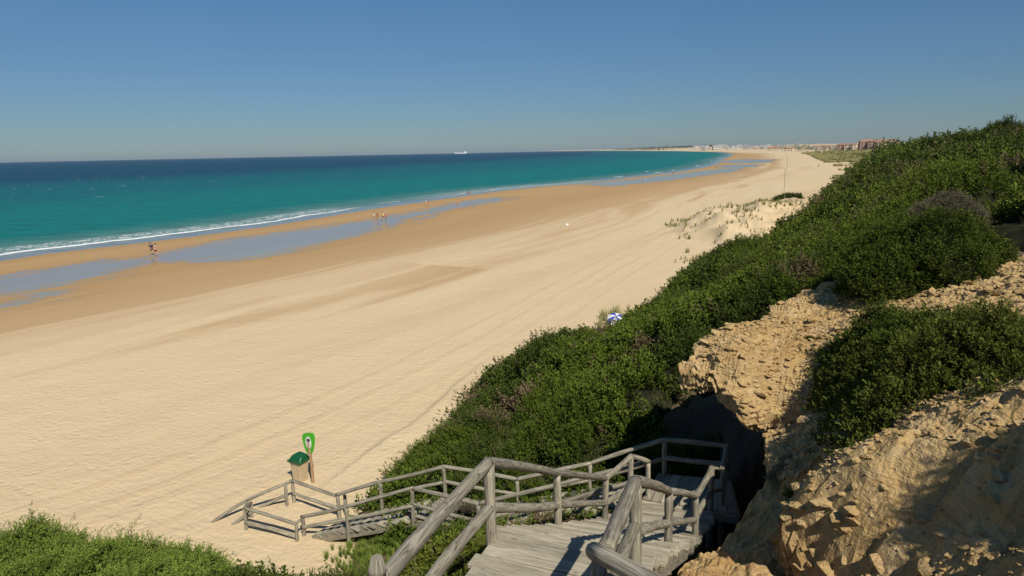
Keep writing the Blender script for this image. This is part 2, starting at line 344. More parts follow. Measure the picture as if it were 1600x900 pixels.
M['bark']=plain('bark',(.10,.08,.055),.9,.1,.3)

# ================= ground sheet =================
def polar(D,A):
    DD,AA=np.meshgrid(D,A,indexing='ij');return DD*np.sin(AA),DD*np.cos(AA)
D=np.concatenate([np.linspace(.25,8,40),np.geomspace(8.2,120,330),np.geomspace(121.5,900,190),np.geomspace(912,14500,150)])
A=np.radians(np.concatenate([np.linspace(-175,-62,60),np.linspace(-60,60,800),np.linspace(62,175,60)]))
x,y=polar(D,A);z,t,al,w,far,du,DD=ground(x,y,True)
pool1=P2([(u,v,.28) for u,v in ((-160,452),(0,431),(130,410),(200,404),(240,394),(330,378),(430,363),(520,350),(585,343),(650,330),(700,319),(745,311),(800,308),(790,313),(740,322),(690,330),(640,345),(600,358),(545,374),(480,392),(440,405),(370,414),(290,410),(250,412),(180,432),(100,446),(0,462),(-160,480))])
pool2=P2([(u,v,.28) for u,v in ((-160,490),(0,481),(60,463),(100,460),(112,466),(70,480),(0,494),(-160,515))])
pool3=P2([(u,v,.25) for u,v in ((900,287),(985,280),(1050,272),(1110,265),(1165,262),(1150,269),(1128,271.5),(1071,279.5),(1010,286.5),(950,292))])
pool4=P2([(u,v,.25) for u,v in ((1120,258),(1185,257),(1188,261),(1130,263.5))])
pool5=P2([(u,v,.25) for u,v in ((1118,251.5),(1165,248.5),(1212,251.5),(1205,255),(1150,255.5))])
pd=np.full(x.shape,-50.)
for q in (pool1,pool2,pool3,pool4,pool5): pd=np.maximum(pd,np.clip(sdpoly(x,y,q),-50,50))
c3=P2([(u,v,1.) for u,v in ((-200,600),(0,560),(150,532),(300,502),(420,476),(560,450),(700,417),(800,394),(900,367),(1000,335),(1080,312),(1150,288),(1195,265),(1215,250),(1190,240),(1130,236.5))])
dc,_,_=seg_dist(x,y,c3);sg=np.where(inpoly(x,y,c3+list(reversed(shore))),-1,1)
dry=np.clip(dc*sg/12,-3,3)
trk=[]
for L in (((-150,870),(20,822),(250,745),(450,660),(640,575),(800,490),(930,420),(1040,362),(1120,325),(1180,290),(1215,265)),
          ((100,862),(330,772),(540,690),(715,600),(850,512),(960,436),(1065,376),(1140,335),(1200,300)),
          ((-100,720),(0,690),(250,620),(450,560),(640,500),(780,450),(900,395),(1010,340),(1100,300))):
    pl=P2([(u,v,2.2) for u,v in L]);d_,s_,_=seg_dist(x,y,pl);trk.append(np.clip(d_*s_,-30,30))
# micro relief on the near sand
uin=np.minimum(np.minimum(sdpoly(x,y,uppoly),19.3-y),16.8-x);z=z-2.6*sstep(.25,1.6,uin)
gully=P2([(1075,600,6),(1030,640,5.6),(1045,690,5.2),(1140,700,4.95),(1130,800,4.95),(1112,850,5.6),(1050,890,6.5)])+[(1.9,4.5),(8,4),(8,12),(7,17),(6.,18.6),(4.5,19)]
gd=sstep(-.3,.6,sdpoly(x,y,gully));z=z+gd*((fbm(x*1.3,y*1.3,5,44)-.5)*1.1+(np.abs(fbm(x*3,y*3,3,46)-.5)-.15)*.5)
z=z+(fbm(x/.8,y/.8,3,40)-.5)*.05*sstep(60,20,DD)*sstep(30,60,t)
scr=sstep(-.1,.8,w)
V=np.stack([x,y,z],-1).reshape(-1,3)
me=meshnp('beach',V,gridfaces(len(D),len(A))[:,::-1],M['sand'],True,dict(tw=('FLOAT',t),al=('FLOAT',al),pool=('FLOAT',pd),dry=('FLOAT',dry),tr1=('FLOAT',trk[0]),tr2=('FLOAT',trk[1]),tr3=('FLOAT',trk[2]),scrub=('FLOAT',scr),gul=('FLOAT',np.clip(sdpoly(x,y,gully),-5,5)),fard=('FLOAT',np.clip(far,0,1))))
ob('beach',me,kind='structure',label='pale sandy beach and dune ground')
# ================= sea =================
D=np.concatenate([np.geomspace(45,420,420),np.geomspace(424,3000,160),np.geomspace(3060,14500,60)])
A=np.radians(np.concatenate([np.linspace(-100,-46,40),np.linspace(-45,25,620)]))
x,y=polar(D,A);d_,_,al=seg_dist(x,y,shore);t=np.where(inpoly(x,y,seapoly),d_,-d_)
rid=.2*np.exp(-((t-6.2-2.2*(fbm(al/22,al*0,2,3)-.5))/.9)**2)*sstep(2,5,t)+.10*(fbm(x/7,y/3,3,77)-.5)*sstep(6,30,t)*sstep(600,200,np.hypot(x,y))
sa=lambda u,v:seg_dist(np.array([onz(u,v,0)[0]]),np.array([onz(u,v,0)[1]]),shore)[2][0]
a1,a2,a3=sa(500,331),sa(560,322),sa(735,298)
fm=sstep(a2,a1,al)+.55*sstep(a2,a3,al)*sstep(sa(900,280),sa(860,284),al);fb=.15+1.0*sstep(sa(560,322),sa(720,300),al)
me=meshnp('sea',np.stack([x,y,rid],-1).reshape(-1,3),gridfaces(len(D),len(A))[:,::-1],M['sea'],True,dict(off=('FLOAT',t),al=('FLOAT',al),fm=('FLOAT',fm),fb=('FLOAT',fb)))
ob('sea',me,kind='structure',label='turquoise sea turning deep blue offshore')
# ================= rock bluff (upper sheet) =================
UC=[]
def uc(u,v,z):
    P=onz(u,v,z);UC.append((P[0],P[1],z))
for a in ((1070,548,8.6),(1120,590,8.4),(1160,612,8.2),(1205,640,7.8),(1215,690,7.7),(1250,720,7.8),(1290,700,8.4),(1250,760,8.4),(1205,800,8.05),(1215,840,7.6),(1260,900,7.7),
 (1130,510,8.75),(1180,492,8.9),(1230,458,9.1),(1290,442,9.3),(1400,425,9.6),(1500,405,10),(1200,560,8.7),(1250,520,8.9),(1300,480,9.15),(1280,600,8.4),(1260,650,8.1),(1340,560,9.0),(1400,620,9.1),(1500,560,9.6),(1600,500,10.2),
 (1400,470,9.5),(1560,430,10.2),(1340,700,9.0),(1400,670,9.55),(1500,655,9.8),(1600,640,10.15),(1300,760,8.8),(1300,830,8.38),(1400,760,9.08),(1400,850,8.72),(1500,750,9.42),(1500,870,9.05),(1600,760,9.75),(1600,880,9.45)): uc(*a)
for a in ((3,2.5,8.95),(2,.5,9.3),(0,0,10.4),(4.4,3.1,9.75),(6.5,5,10.7),(5,-1,10.3),(9,8,10.9),(9,4,10.8),(6,1,10.3),(12,11,11),(13,14.5,11),(16,10,11.6),(14,20,11.2),(18,17,11.8),(2,-4,12),(8,-4,12)): UC.append(a)
UC=np.array(UC)
UW=tps_fit(UC[:,:2]*.2,UC[:,2],.0004)
def upz(x,y):
    x=np.asarray(x,float);y=np.asarray(y,float);sh=x.shape
    return tps_ev(UC[:,:2]*.2,UW,np.stack([x.ravel(),y.ravel()],1)*.2).reshape(sh)
BL=1.5  # height of the unseen bank added at right to shade the near rock
def cells(x,y,s,seed):
    """jittered cells: random value and distance to the cell border"""
    x=x/s;y=y/s;ix=np.floor(x).astype(np.int64);iy=np.floor(y).astype(np.int64);b1=np.full(x.shape,9.);b2=b1.copy();v=np.zeros(x.shape)
    for dx in(-1,0,1):
        for dy in(-1,0,1):
            a=ix+dx;b=iy+dy;d=np.hypot(a+_h(a,b,seed)-x,b+_h(a,b,seed+1)-y);m=d<b1
            b2=np.where(m,b1,np.minimum(b2,d));v=np.where(m,_h(a,b,seed+2),v);b1=np.where(m,d,b1)
    return v,b2-b1
def rockmesh():
    h=.05;xs=np.arange(1.2,17,h);ys=np.arange(.4,19.5,h);X,Y=np.meshgrid(xs,ys)
    wx=(fbm(X*1.7,Y*1.7,4,51)-.5);wy=(fbm(X*1.7,Y*1.7,4,61)-.5)
    sd=updist(X,Y)+(wx*.55)+(fbm(X*6,Y*6,2,66)-.5)*.06
    near=X/np.maximum(Y,.1)<3
    ins=(sd>0)&near
    gy,gx=np.gradient(sd,h);gl=np.hypot(gx,gy)+1e-6
    mv=(np.abs(sd)<h*1.2)
    z=upz(X,Y)
    d=np.maximum(sd,0)
    z=z+BL*sstep(1.18,1.6,X/np.maximum(Y,.3))*sstep(1.5,3,X)
    # erosion gullies, strata terraces near edges
    ridg=1-np.abs(2*fbm(X*.9+.4*Y,Y*.7,4,71)-1)
    gul=sstep(.86,.98,1-np.abs(2*fbm(X*.75,Y*.75,3,75)-1))*.10*sstep(8.8,8,Y)
    z=z+(fbm(X*.8,Y*.8,4,70)-.5)*.32+(ridg-.8)*.25-gul
    z=z-.26*np.exp(-d/.35)*(.3+fbm(X*1.3,Y*1.3,3,72))
    edge=np.exp(-d/.9);amt=.35+.9*edge+.7*sstep(.5,.65,fbm(X*.7,Y*.7,3,74))
    ux=X+.25*(fbm(X*2,Y*2,3,301)-.5);uy=Y+.25*(fbm(X*2,Y*2,3,302)-.5)
    for sc,am,sd_ in ((.62,.11,1),(.27,.07,2),(.12,.035,3)):
        c1,f1=cells(ux*.8+uy*.5,uy-ux*.3,sc,sd_*50);z=z+(c1-.5)*am*amt*sstep(.0,.12,f1)
    st=.11;q=(z+(fbm(X*.5,Y*.5,2,73)-.5)*.3)/st;fr=q-np.floor(q);z=z+(np.floor(q)+sstep(.55,1,fr)-q)*st*np.clip(.25+edge+.8*sstep(.5,.65,fbm(X*.45,Y*.45,3,274)),0,.95)*(.12+.75*sstep(8.5,11,Y))
    z=z+(fbm(X*2.6,Y*2.6,4,76)-.5)*.13+(fbm(X*11,Y*11,2,79)-.5)*.03
    # undercut below
    lip=.16+.22*fbm(X*1.5,Y*1.5,3,80)
    cave=np.exp(-(((X-3.9)/2.6)**2+((Y-14.6)/2.6)**2))       # deep overhang beneath the ledge tip
    k=3.2-2.5*cave
    ds_=updist(X,Y);dq=np.maximum(np.minimum(sd*.8,ds_+.25+(fbm(X*.9,Y*.9,2,81)-.5)*.3),0)
    ts=k*dq;s2=.28;tt=(np.floor(ts/s2)+sstep(.5,1,ts/s2-np.floor(ts/s2)))*s2
    thick=lip+.5*ts+.5*tt
    zb=np.maximum(z-thick,2.5)
    lyr=(fbm(zb*5.5,(X+Y)*.35,3,303)-.5);lyr=np.where(lyr>0,1,-1)*np.abs(lyr)**.6;fz=sstep(.1,.5,thick);XB=X-lyr*.22*fz*.5+(fbm(Y*2.5,zb*4,3,305)-.5)*.3*fz;YB=Y+lyr*.22*fz+(fbm(X*2.5,zb*4,3,304)-.5)*.3*fz
    X2=np.where(mv,X-sd*gx/gl**2,X);Y2=np.where(mv,Y-sd*gy/gl**2,Y)
    cell=ins[:-1,:-1]&ins[1:,:-1]&ins[:-1,1:]&ins[1:,1:]
    idx=np.arange(X.size).reshape(X.shape)
    q=np.stack([idx[:-1,:-1],idx[:-1,1:],idx[1:,1:],idx[1:,:-1]],-1)[cell]
    n=X.size
    e=np.concatenate([q[:,[0,1]],q[:,[1,2]],q[:,[2,3]],q[:,[3,0]]])
    key=np.minimum(e[:,0],e[:,1]).astype(np.int64)*n+np.maximum(e[:,0],e[:,1])
    u,inv,cnt=np.unique(key,return_inverse=True,return_counts=True);be=e[cnt[inv]==1]
    tx,ty=X2.ravel().copy(),Y2.ravel().copy();tz=z.ravel();bx_,by_,bz=XB.ravel().copy(),YB.ravel().copy(),zb.ravel()
    a_,b_=be[:,0],be[:,1]
    for it in range(7):       # smooth the rim
        sx=np.zeros(n);sy=np.zeros(n);c_=np.zeros(n)
        for p_,q_ in((a_,b_),(b_,a_)): np.add.at(sx,p_,tx[q_]);np.add.at(sy,p_,ty[q_]);np.add.at(c_,p_,1)
        m_=c_>0;tx[m_]=.4*tx[m_]+.6*sx[m_]/c_[m_];ty[m_]=.4*ty[m_]+.6*sy[m_]/c_[m_]
    rim=np.unique(be);bx_[rim]=tx[rim];by_[rim]=ty[rim]
    g0=np.stack([gx.ravel(),gy.ravel()],1)/gl.ravel()[:,None]
    rings=[];idm=[np.arange(n)]
    for f_,sd_ in((.2,1),(.4,2),(.6,3),(.8,4)):
        o_=.02+.16*(np.floor(fbm(tx[rim]*1.2,ty[rim]*1.2+f_*9,2,600+sd_)*5)/5-.35);zz=tz[rim]*(1-f_)+bz[rim]*f_
        rings.append(np.stack([tx[rim]+g0[rim,0]*o_,ty[rim]+g0[rim,1]*o_,zz],1))
    V=[np.stack([tx,ty,tz],-1),np.stack([bx_,by_,bz],-1)]+rings
    rid_=np.zeros(n,np.int64);rid_[rim]=np.arange(len(rim));lv=[lambda e:e]+[(lambda e,k=k:2*n+k*len(rim)+rid_[e]) for k in range(4)]+[lambda e:e+n]
    F_=[q,q[:,::-1]+n]
    for k in range(5): F_.append(np.stack([lv[k](b_),lv[k](a_),lv[k+1](a_),lv[k+1](b_)],1))
    F_=np.concatenate(F_);V=np.concatenate(V);used=np.unique(F_);mp=np.zeros(len(V),np.int64);mp[used]=np.arange(len(used))
    return V[used],mp[F_],(xs,ys,z,sd)
RV,RF,RG=rockmesh()
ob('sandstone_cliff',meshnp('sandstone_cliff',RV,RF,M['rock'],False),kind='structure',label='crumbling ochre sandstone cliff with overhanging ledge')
def rz(x,y):
    xs,ys,z,sd=RG
    i=np.clip(((np.asarray(x)-xs[0])/.05).astype(int),0,len(xs)-1);j=np.clip(((np.asarray(y)-ys[0])/.05).astype(int),0,len(ys)-1)
    return z[j,i],sd[j,i]
# lower rock: detailed patch over the smooth slope between stair and bluff
def lowrock():
    pl=P2([(940,1010,8.2),(1030,905,7.1),(1058,880,7.0),(1108,850,6.9),(1145,818,6.8),(1188,772,6.8),(1235,735,6.9),(1290,700,7.1)])+[(5.6,9),(5,3),(1.7,3.5)]
    h=.045;xs=np.arange(1,7,h);ys=np.arange(3,13,h);X,Y=np.meshgrid(xs,ys)
    sd=sdpoly(X,Y,pl)+(fbm(X*2,Y*2,4,91)-.5)*.6
    c=[(*onz(u,v,z)[:2],z) for u,v,z in ((1050,895,7.05),(1110,865,7.0),(1150,832,6.95),(1190,790,7.0),(1230,750,7.1),(1120,920,7.35),(1190,870,7.25),(1240,800,7.2),(1060,960,7.7),(1180,960,7.6))]
    c=np.array(c+[(4.6,6,7.4),(4.5,4,8.6),(2.4,4.2,8.0),(5.5,9,7.0)]);w=tps_fit(c[:,:2]*.2,c[:,2],.002)
    z=tps_ev(c[:,:2]*.2,w,np.stack([X.ravel(),Y.ravel()],1)*.2).reshape(X.shape)
    z=z+(fbm(X*1.6,Y*1.6,5,92)-.5)*.6+(fbm(X*7,Y*7,3,93)-.5)*.09
    for sc,am,sd_ in ((.55,.2,1),(.25,.10,2),(.11,.05,3)):
        c1,f1=cells(X*.8+Y*.5,Y-X*.3,sc,sd_*70);z=z+(c1-.5)*am*sstep(0,.12,f1)
    z=z-2.6*sstep(.25,-.5,sd);ins=sd>-.5
    cell=ins[:-1,:-1]&ins[1:,:-1]&ins[:-1,1:]&ins[1:,1:]
    idx=np.arange(X.size).reshape(X.shape);q=np.stack([idx[:-1,:-1],idx[:-1,1:],idx[1:,1:],idx[1:,:-1]],-1)[cell]
    V=np.stack([X,Y,z],-1).reshape(-1,3);used=np.unique(q);mp=np.zeros(X.size,np.int64);mp[used]=np.arange(len(used))
    return V[used],mp[q]
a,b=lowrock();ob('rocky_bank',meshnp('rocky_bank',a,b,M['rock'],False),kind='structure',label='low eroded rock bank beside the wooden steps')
# gully under the ledge: its shade is painted dark in the sand colour
# ================= foliage building blocks =================
def leafquads(C,Dr,N,L,Wd):
    """quads centred C pointing Dr with normal-ish N"""
    S=np.cross(Dr,N);S/=np.linalg.norm(S,axis=1)[:,None]+1e-9
    a=C;b=C+Dr*(L*.55)[:,None]+S*(Wd*.5)[:,None];c=C+Dr*L[:,None];d=C+Dr*(L*.55)[:,None]-S*(Wd*.5)[:,None]
    return np.stack([a,b,c,d],1).reshape(-1,3)
def unit(a): return a/(np.linalg.norm(a,axis=-1,keepdims=True)+1e-9)
def spray(seed,n=110,leaf=.10,wid=.05,bend=.3,fl=.75):
    """one branch tip, about 1 unit long, growing along +Z, with side twigs"""
    r=np.random.default_rng(seed);C=[];Dr=[];tp=[]
    ntw=9
    bx=r.normal(0,bend,2)
    for k in range(ntw+1):
        f=k/ntw;base=np.array([bx[0]*f*f,bx[1]*f*f,f*.9])
        if k==ntw: d=unit(np.array([bx[0],bx[1],1.]));ln=.2
        else:
            ph=k*2.4+r.normal(0,.4);d=unit(np.array([math.cos(ph)*fl,math.sin(ph)*fl,.75+.3*r.random()]));ln=(.42*(1-f*.75))*(.7+.6*r.random())
        m=max(4,int(n/(ntw+1)*(1.3-.6*f)))
        s=r.random(m)
        p=base+d*ln*s[:,None]+r.normal(0,.018,(m,3))
        dd=unit(d+r.normal(0,.55,(m,3)))
        C.append(p);Dr.append(dd);tp.append(np.clip(f*.5+s*.5,0,1)**2)
    C=np.concatenate(C);Dr=np.concatenate(Dr);tp=np.concatenate(tp);N=unit(r.normal(0,1,C.shape))
    L=leaf*(.7+.6*r.random(len(C)));W_=wid*(.7+.6*r.random(len(C)))
    return leafquads(C,Dr,N,L,W_),np.repeat(tp,4)
SPR=[spray(s) for s in range(6)]
SPRd=[spray(150+s,n=150,leaf=.070,wid=.055,bend=.3,fl=1.15) for s in range(6)]
SPRb=[spray(50+s,n=46,leaf=.15,wid=.10,bend=.15,fl=1.0) for s in range(5)]
def domes(x,y,cell,seed,rmin,rmax):
    """height 0..1 of rounded bushes"""
    ix=np.floor(x/cell).astype(np.int64);iy=np.floor(y/cell).astype(np.int64);best=np.zeros(x.shape)
    for dx in(-1,0,1):
        for dy in(-1,0,1):
            a=ix+dx;b=iy+dy;cx=(a+.15+.7*_h(a,b,seed))*cell;cy=(b+.15+.7*_h(a,b,seed+1))*cell
            R=cell*(rmin+(rmax-rmin)*_h(a,b,seed+2));hh=.45+.55*_h(a,b,seed+3)
            q=1-((x-cx)**2+(y-cy)**2)/(R*R);best=np.maximum(best,hh*np.sqrt(np.maximum(q,0)))
    return best
def rotbasis(Z,r):
    """random frames with third axis Z"""
    t=unit(r.normal(0,1,Z.shape));X=unit(np.cross(t,Z));Y=np.cross(Z,X);return np.stack([X,Y,Z],-1)
def foliage_mesh(name,P,Z,S,mat,protos,r):
    Rm=rotbasis(Z,r);Vs=[];Ts=[];k=r.integers(0,len(protos),len(P))
    for i in range(len(protos)):
        m=k==i
        if not m.any(): continue
        pv,tp=protos[i];v=np.einsum('nij,vj->nvi',Rm[m]*S[m][:,None,None],pv)+P[m][:,None];Vs.append(v.reshape(-1,3));Ts.append(np.tile(tp,m.sum()))
    V=np.concatenate(Vs);T_=np.concatenate(Ts)
    return meshnp(name,V,np.arange(len(V)).reshape(-1,4),mat,False,dict(tip=('FLOAT',T_)))
def shrub_poly(name,label,cat,poly,hmax,zf,dens,size,mat,seed,cell=1.1,parts=True,edge=.7,up=.6,protos=None,group=None,spikes=0):
    """sprawling shrub covering a footprint"""
    r=np.random.default_rng(seed);pl=np.array(poly);x0,y0=pl.min(0);x1,y1=pl.max(0)
    A_=(x1-x0)*(y1-y0);n=int(A_*dens);x=r.uniform(x0,x1,n);y=r.uniform(y0,y1,n)
    def can(x,y):
        sd=sdpoly(x,y,poly)+(fbm(x*1.3,y*1.3,3,seed)-.5)*edge
        return sd,zf(x,y)+hmax*sstep(0,edge*1.6,sd)*(.3+.45*domes(x,y,cell,seed,.55,.9)+.35*domes(x,y,cell*.55,seed+9,.5,.8))
    sd,z=can(x,y);m=(sd>0)&(domes(x,y,cell*.55,seed+9,.5,.8)>.18);x,y,sd,z=x[m],y[m],sd[m],z[m]
    e=.12;_,zx=can(x+e,y);_,zy=can(x,y+e)
    N=unit(np.stack([-(zx-z)/e,-(zy-z)/e,np.ones_like(z)*1.],-1));Z=unit(N*.8+np.array([0,0,up])+r.normal(0,.3,N.shape))
    S=size*(.6+.8*r.random(len(x)));P=np.stack([x,y,z-S*.75+r.normal(0,.04,len(x))],-1)
    if spikes:
        k=r.choice(len(x),spikes);P=np.concatenate([P,P[k]+[0,0,.05]]);zd=unit(N[k]*.4+r.normal(0,.3,(spikes,3))+[0.15,.25,.7]);P=P[:-spikes]
        for q in range(5): P=np.concatenate([P,np.stack([x[k],y[k],z[k]],1)+zd*size*(.42*q-.5)+r.normal(0,.02,(spikes,3))]);Z=np.concatenate([Z,unit(zd+r.normal(0,.22,zd.shape))]);S=np.concatenate([S,size*(.95-.10*q)*r.uniform(.8,1.1,spikes)])
    c=pl.mean(0);zc=float(zf(np.array([c[0]]),np.array([c[1]]))[0])
    root=empty(name,(c[0],c[1],zc),label,cat,group)
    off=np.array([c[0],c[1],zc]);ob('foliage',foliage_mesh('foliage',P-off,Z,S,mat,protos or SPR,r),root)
    # inner mass of twigs
    h=max(.15,min(.5,(x1-x0)/30));xs=np.arange(x0,x1+h,h);ys=np.arange(y0,y1+h,h);X,Y=np.meshgrid(xs,ys);sd,z=can(X,Y)
    z=np.where(sd>.05,z-size*1.1,zf(X,Y)-.3);ins=sd>-.2;cell_=ins[:-1,:-1]&ins[1:,:-1]&ins[:-1,1:]&ins[1:,1:]
    idx=np.arange(X.size).reshape(X.shape);q=np.stack([idx[:-1,:-1],idx[:-1,1:],idx[1:,1:],idx[1:,:-1]],-1)[cell_]
    ob('branches',meshnp('branches',np.stack([X,Y,z],-1).reshape(-1,3)-off,q,M['inner']),root)
    return root
def shrub_dome(name,label,cat,c,R,h,mat,seed,dens=60,size=.25,protos=None,group=None,trunk=False,rough=.35):
    """rounded shrub or small tree crown"""
    r=np.random.default_rng(seed);n=int(dens*2*math.pi*R*R)
    d=unit(r.normal(0,1,(n,3)));d[:,2]=np.abs(d[:,2])
    rr=1+rough*(fbm(d[:,0]*2.2+seed,d[:,1]*2.2+d[:,2]*1.7,3,seed)-.5)*2
    dep=np.where(r.random(n)<.3,r.uniform(.55,.95,n),1.)
    P=d*np.array([R,R,h])*(rr*dep)[:,None];Z=unit(d+r.normal(0,.35,d.shape)+np.array([0,0,.35]));S=size*(.6+.8*r.random(n));P=P-Z*S[:,None]*.7
    lift=h*.25 if trunk else 0.;P[:,2]+=lift
    root=empty(name,tuple(c),label,cat,group)
    ob('foliage',foliage_mesh('foliage',P,Z,S,mat,protos or SPR,r),root)
    bm=bmesh.new();bmesh.ops.create_icosphere(bm,subdivisions=3,radius=1)
    for v in bm.verts:
        q=v.co;k=.8*(1+rough*(float(fbm(np.array([q.x*2.2+seed]),np.array([q.y*2.2+q.z*1.7]),3,seed)[0])-.5)*2)
        v.co=Vector((q.x*R*k,q.y*R*k,max(q.z,-.15)*h*k+lift))
    me=bpy.data.meshes.new('branches');bm.to_mesh(me);bm.free();me.materials.append(M['inner']);ob('branches',me,root)
    if trunk:
        ob('trunk',logmesh([(0,0,-.3),(0.05,0,lift*.6),(.1,.05,lift+h*.4)],.12*R,M['bark'],taper=.6),root)
    return root
# tubes / boxes with wood UVs
def logmesh(pts,r,mat,taper=1.,n=10,seed=None,wob=.05,cap=True):
    rg=np.random.default_rng(seed if seed is not None else int(abs(pts[0][0]*997+pts[0][1]*131))%99999)
    pts=[Vector(p) for p in pts]
    # resample
    Q=[];step=max(.12,r*1.6)
    for a,b in zip(pts[:-1],pts[1:]):
        k=max(2,int((b-a).length/step));Q+=[a.lerp(b,i/k) for i in range(k)]
    Q.append(pts[-1]);m=len(Q);L=0;bm=bmesh.new();uvl=bm.loops.layers.uv.new('UVMap');rings=[]
    ph=rg.uniform(0,6.28);ct=rg.uniform(1,2.5)
    for i,p in enumerate(Q):
        t=(Q[min(i+1,m-1)]-Q[max(i-1,0)]).normalized();ux=t.cross(Vector((.3,.1,1)) if abs(t.z)<.9 else Vector((1,0,0))).normalized();uy=t.cross(ux)
        if i: L+=(Q[i]-Q[i-1]).length
        f=i/(m-1);bend=math.sin(f*math.pi)*r*.5;p=p+ux*bend*math.cos(ph)+uy*bend*math.sin(ph)*.6
        rad=r*(1+(taper-1)*f)*(1+wob*math.sin(L*ct*3+ph)+rg.normal(0,wob*.35))
        if cap and (i==0 or i==m-1): rad*=.93
        rings.append(([bm.verts.new(p+(ux*math.cos(a)+uy*math.sin(a))*rad*(1+.04*math.sin(3*a+ph))) for a in [2*math.pi*j/n for j in range(n)]],L))
    for (A_,l1),(B_,l2) in zip(rings[:-1],rings[1:]):
        for j in range(n):
            f=bm.faces.new((A_[j],A_[(j+1)%n],B_[(j+1)%n],B_[j]));f.smooth=True
            for lp,(uu,vv) in zip(f.loops,((l1,j),(l1,j+1),(l2,j+1),(l2,j))): lp[uvl].uv=(uu,vv/n*6.28*r)
    for R_i in (rings[0][0][::-1],rings[-1][0]):
        f=bm.faces.new(R_i)
        for lp in f.loops: lp[uvl].uv=(lp.vert.co.x*.3,lp.vert.co.z)
    me=bpy.data.meshes.new('log');bm.to_mesh(me);bm.free();me.materials.append(mat);return me
def plankmesh(a,b,wd,th,mat,up=Vector((0,0,1)),rg=random):
    a=Vector(a);b=Vector(b);d=(b-a).normalized();s=up.cross(d).normalized();u=d.cross(s);L=(b-a).length
    bm=bmesh.new();uvl=bm.loops.layers.uv.new('UVMap');k=max(2,int(L/.35));R=[]
    tw=rg.uniform(-.02,.02);cu=rg.uniform(-.008,.008)
    for i in range(k+1):
        f=i/k;p=a.lerp(b,f)+u*cu*math.sin(f*3.14);R.append([bm.verts.new(p+s*x*wd/2+u*(y*th/2+x*tw*wd*.5*(f-.5)*4)) for x,y in ((-1,-1),(1,-1),(1,1),(-1,1))])
    for i in range(k):
        for j in range(4):
            f=bm.faces.new((R[i][j],R[i][(j+1)%4],R[i+1][(j+1)%4],R[i+1][j]));off=(0,wd,wd+th,2*wd+th)
            e=(wd,th,wd,th)[j]
            for lp,(uu,vv) in zip(f.loops,((i,0),(i,1),(i+1,1),(i+1,0))): lp[uvl].uv=(uu/k*L,off[j]+vv*e)
    bm.faces.new(R[0][::-1]);bm.faces.new(R[-1])
    bmesh.ops.recalc_face_normals(bm,faces=bm.faces)
    bmesh.ops.bevel(bm,geom=[e for e in bm.edges if len(e.link_faces)==2 and e.calc_face_angle(0)>1],offset=.006,segments=1,affect='EDGES')
    me=bpy.data.meshes.new('plank');bm.to_mesh(me);bm.free();me.materials.append(mat);return me
# ================= wooden staircase =================
ST=dict(P1=(767,843,8.85,762.5,722),R1=(990.6,891,8.85,992,751),P2=(871,826,7.1,867,739),R2=(1043,854,7.1,1046,768),P3=(946,814,5.6,946,747),R3=(1085,840,5.6,1085,775))
B={};Tp={}
for k,(u,v,z,tu,tv) in ST.items(): B[k]=onz(u,v,z);Tp[k]=np.array([B[k][0],B[k][1],topz(B[k],tu,tv)])
def pt(k,xy,z,tu,tv): B[k]=np.array([xy[0],xy[1],z]);Tp[k]=np.array([xy[0],xy[1],topz(xy,tu,tv)])
pt('P4',(2.6,14.3),5.05,985,713);pt('P5',(3.1,14.85),4.95,1012,721)
pt('R4',(4.36,14.1),5.0,1110,731);pt('R5',(4.73,14.4),4.95,1130,732)
pt('P6',(3.72,15.9),4.95,1037.5,687);pt('FR',(5.15,15.5),4.95,1132,697)
pt('A',(1.92,16.33),4.2,918.75,724);pt('Bc',(.03,16.85),3.6,808,749);pt('J',(-.95,15.55),3.6,747,787)
pt('C',(-2.0,17.65),3.6,694,729);pt('F',(-2.72,16.5),3.6,641,763)
E_=onz(529.7,808,2.35);H_=onz(475,836,2.3);pt('E',E_[:2],2.35,526.8,773);pt('Hh',H_[:2],2.3,473,807)
pt('D',(B['C'][:2]*.42+E_[:2]*.58),2.85,600.7,752);pt('G',(B['F'][:2]*.42+H_[:2]*.58),2.85,546,791)
root=empty('wooden_staircase',(1.5,9.5,5.),'long weathered grey timber stairway with log railings zigzagging down the dune','staircase')
ro=np.array([1.5,9.5,5.])
def loc(p): return tuple(np.array(p)-ro)
cnt=0
def log(name,pts,r=.058,parent=root,o=ro,**k):
    global cnt;cnt+=1
    return ob(name,logmesh([tuple(np.array(p)-o) for p in pts],r,M['wood'],seed=cnt*7,**k),parent)
gz=lambda p:float(ground(np.array([p[0]]),np.array([p[1]]))[0])
for k in B:
    b=B[k];t=Tp[k];bot=min(gz(b),b[2])-.3
    if k in('R1','R2','R3','R4','R5'): bot=b[2]-1.4
    if k=='J': continue
    log('post',[(b[0],b[1],bot),(t[0],t[1],t[2]-.03)],.062 if k[0] in'PR' else .055)
log('post',[tuple(Tp['J']-[0,0,2.2]),tuple(Tp['J']-[0,0,.03])],.055)
def mid(k,f=.5): return B[k]*(1-f)+Tp[k]*f
def rail(ks,nm='handrail',f=1.,r=.06,ext=.08):
    for a,b in zip(ks[:-1],ks[1:]):
        p=mid(a,f);q=mid(b,f);d=(q-p)/np.linalg.norm(q-p);log(nm,[p-d*ext*.5,q+d*ext*.5],r)
rail(['P1','P2']);rail(['P2','P3']);rail(['P3','P4','P5']);rail(['P1','P2','P3','P4'],'lower_rail',.42)
rail(['R1','R2','R3']);rail(['R3','R4','R5']);rail(['R1','R2','R3','R4','R5'],'lower_rail',.42)
rail(['P6','FR','R5']);rail(['P6','FR','R5'],'lower_rail',.5)
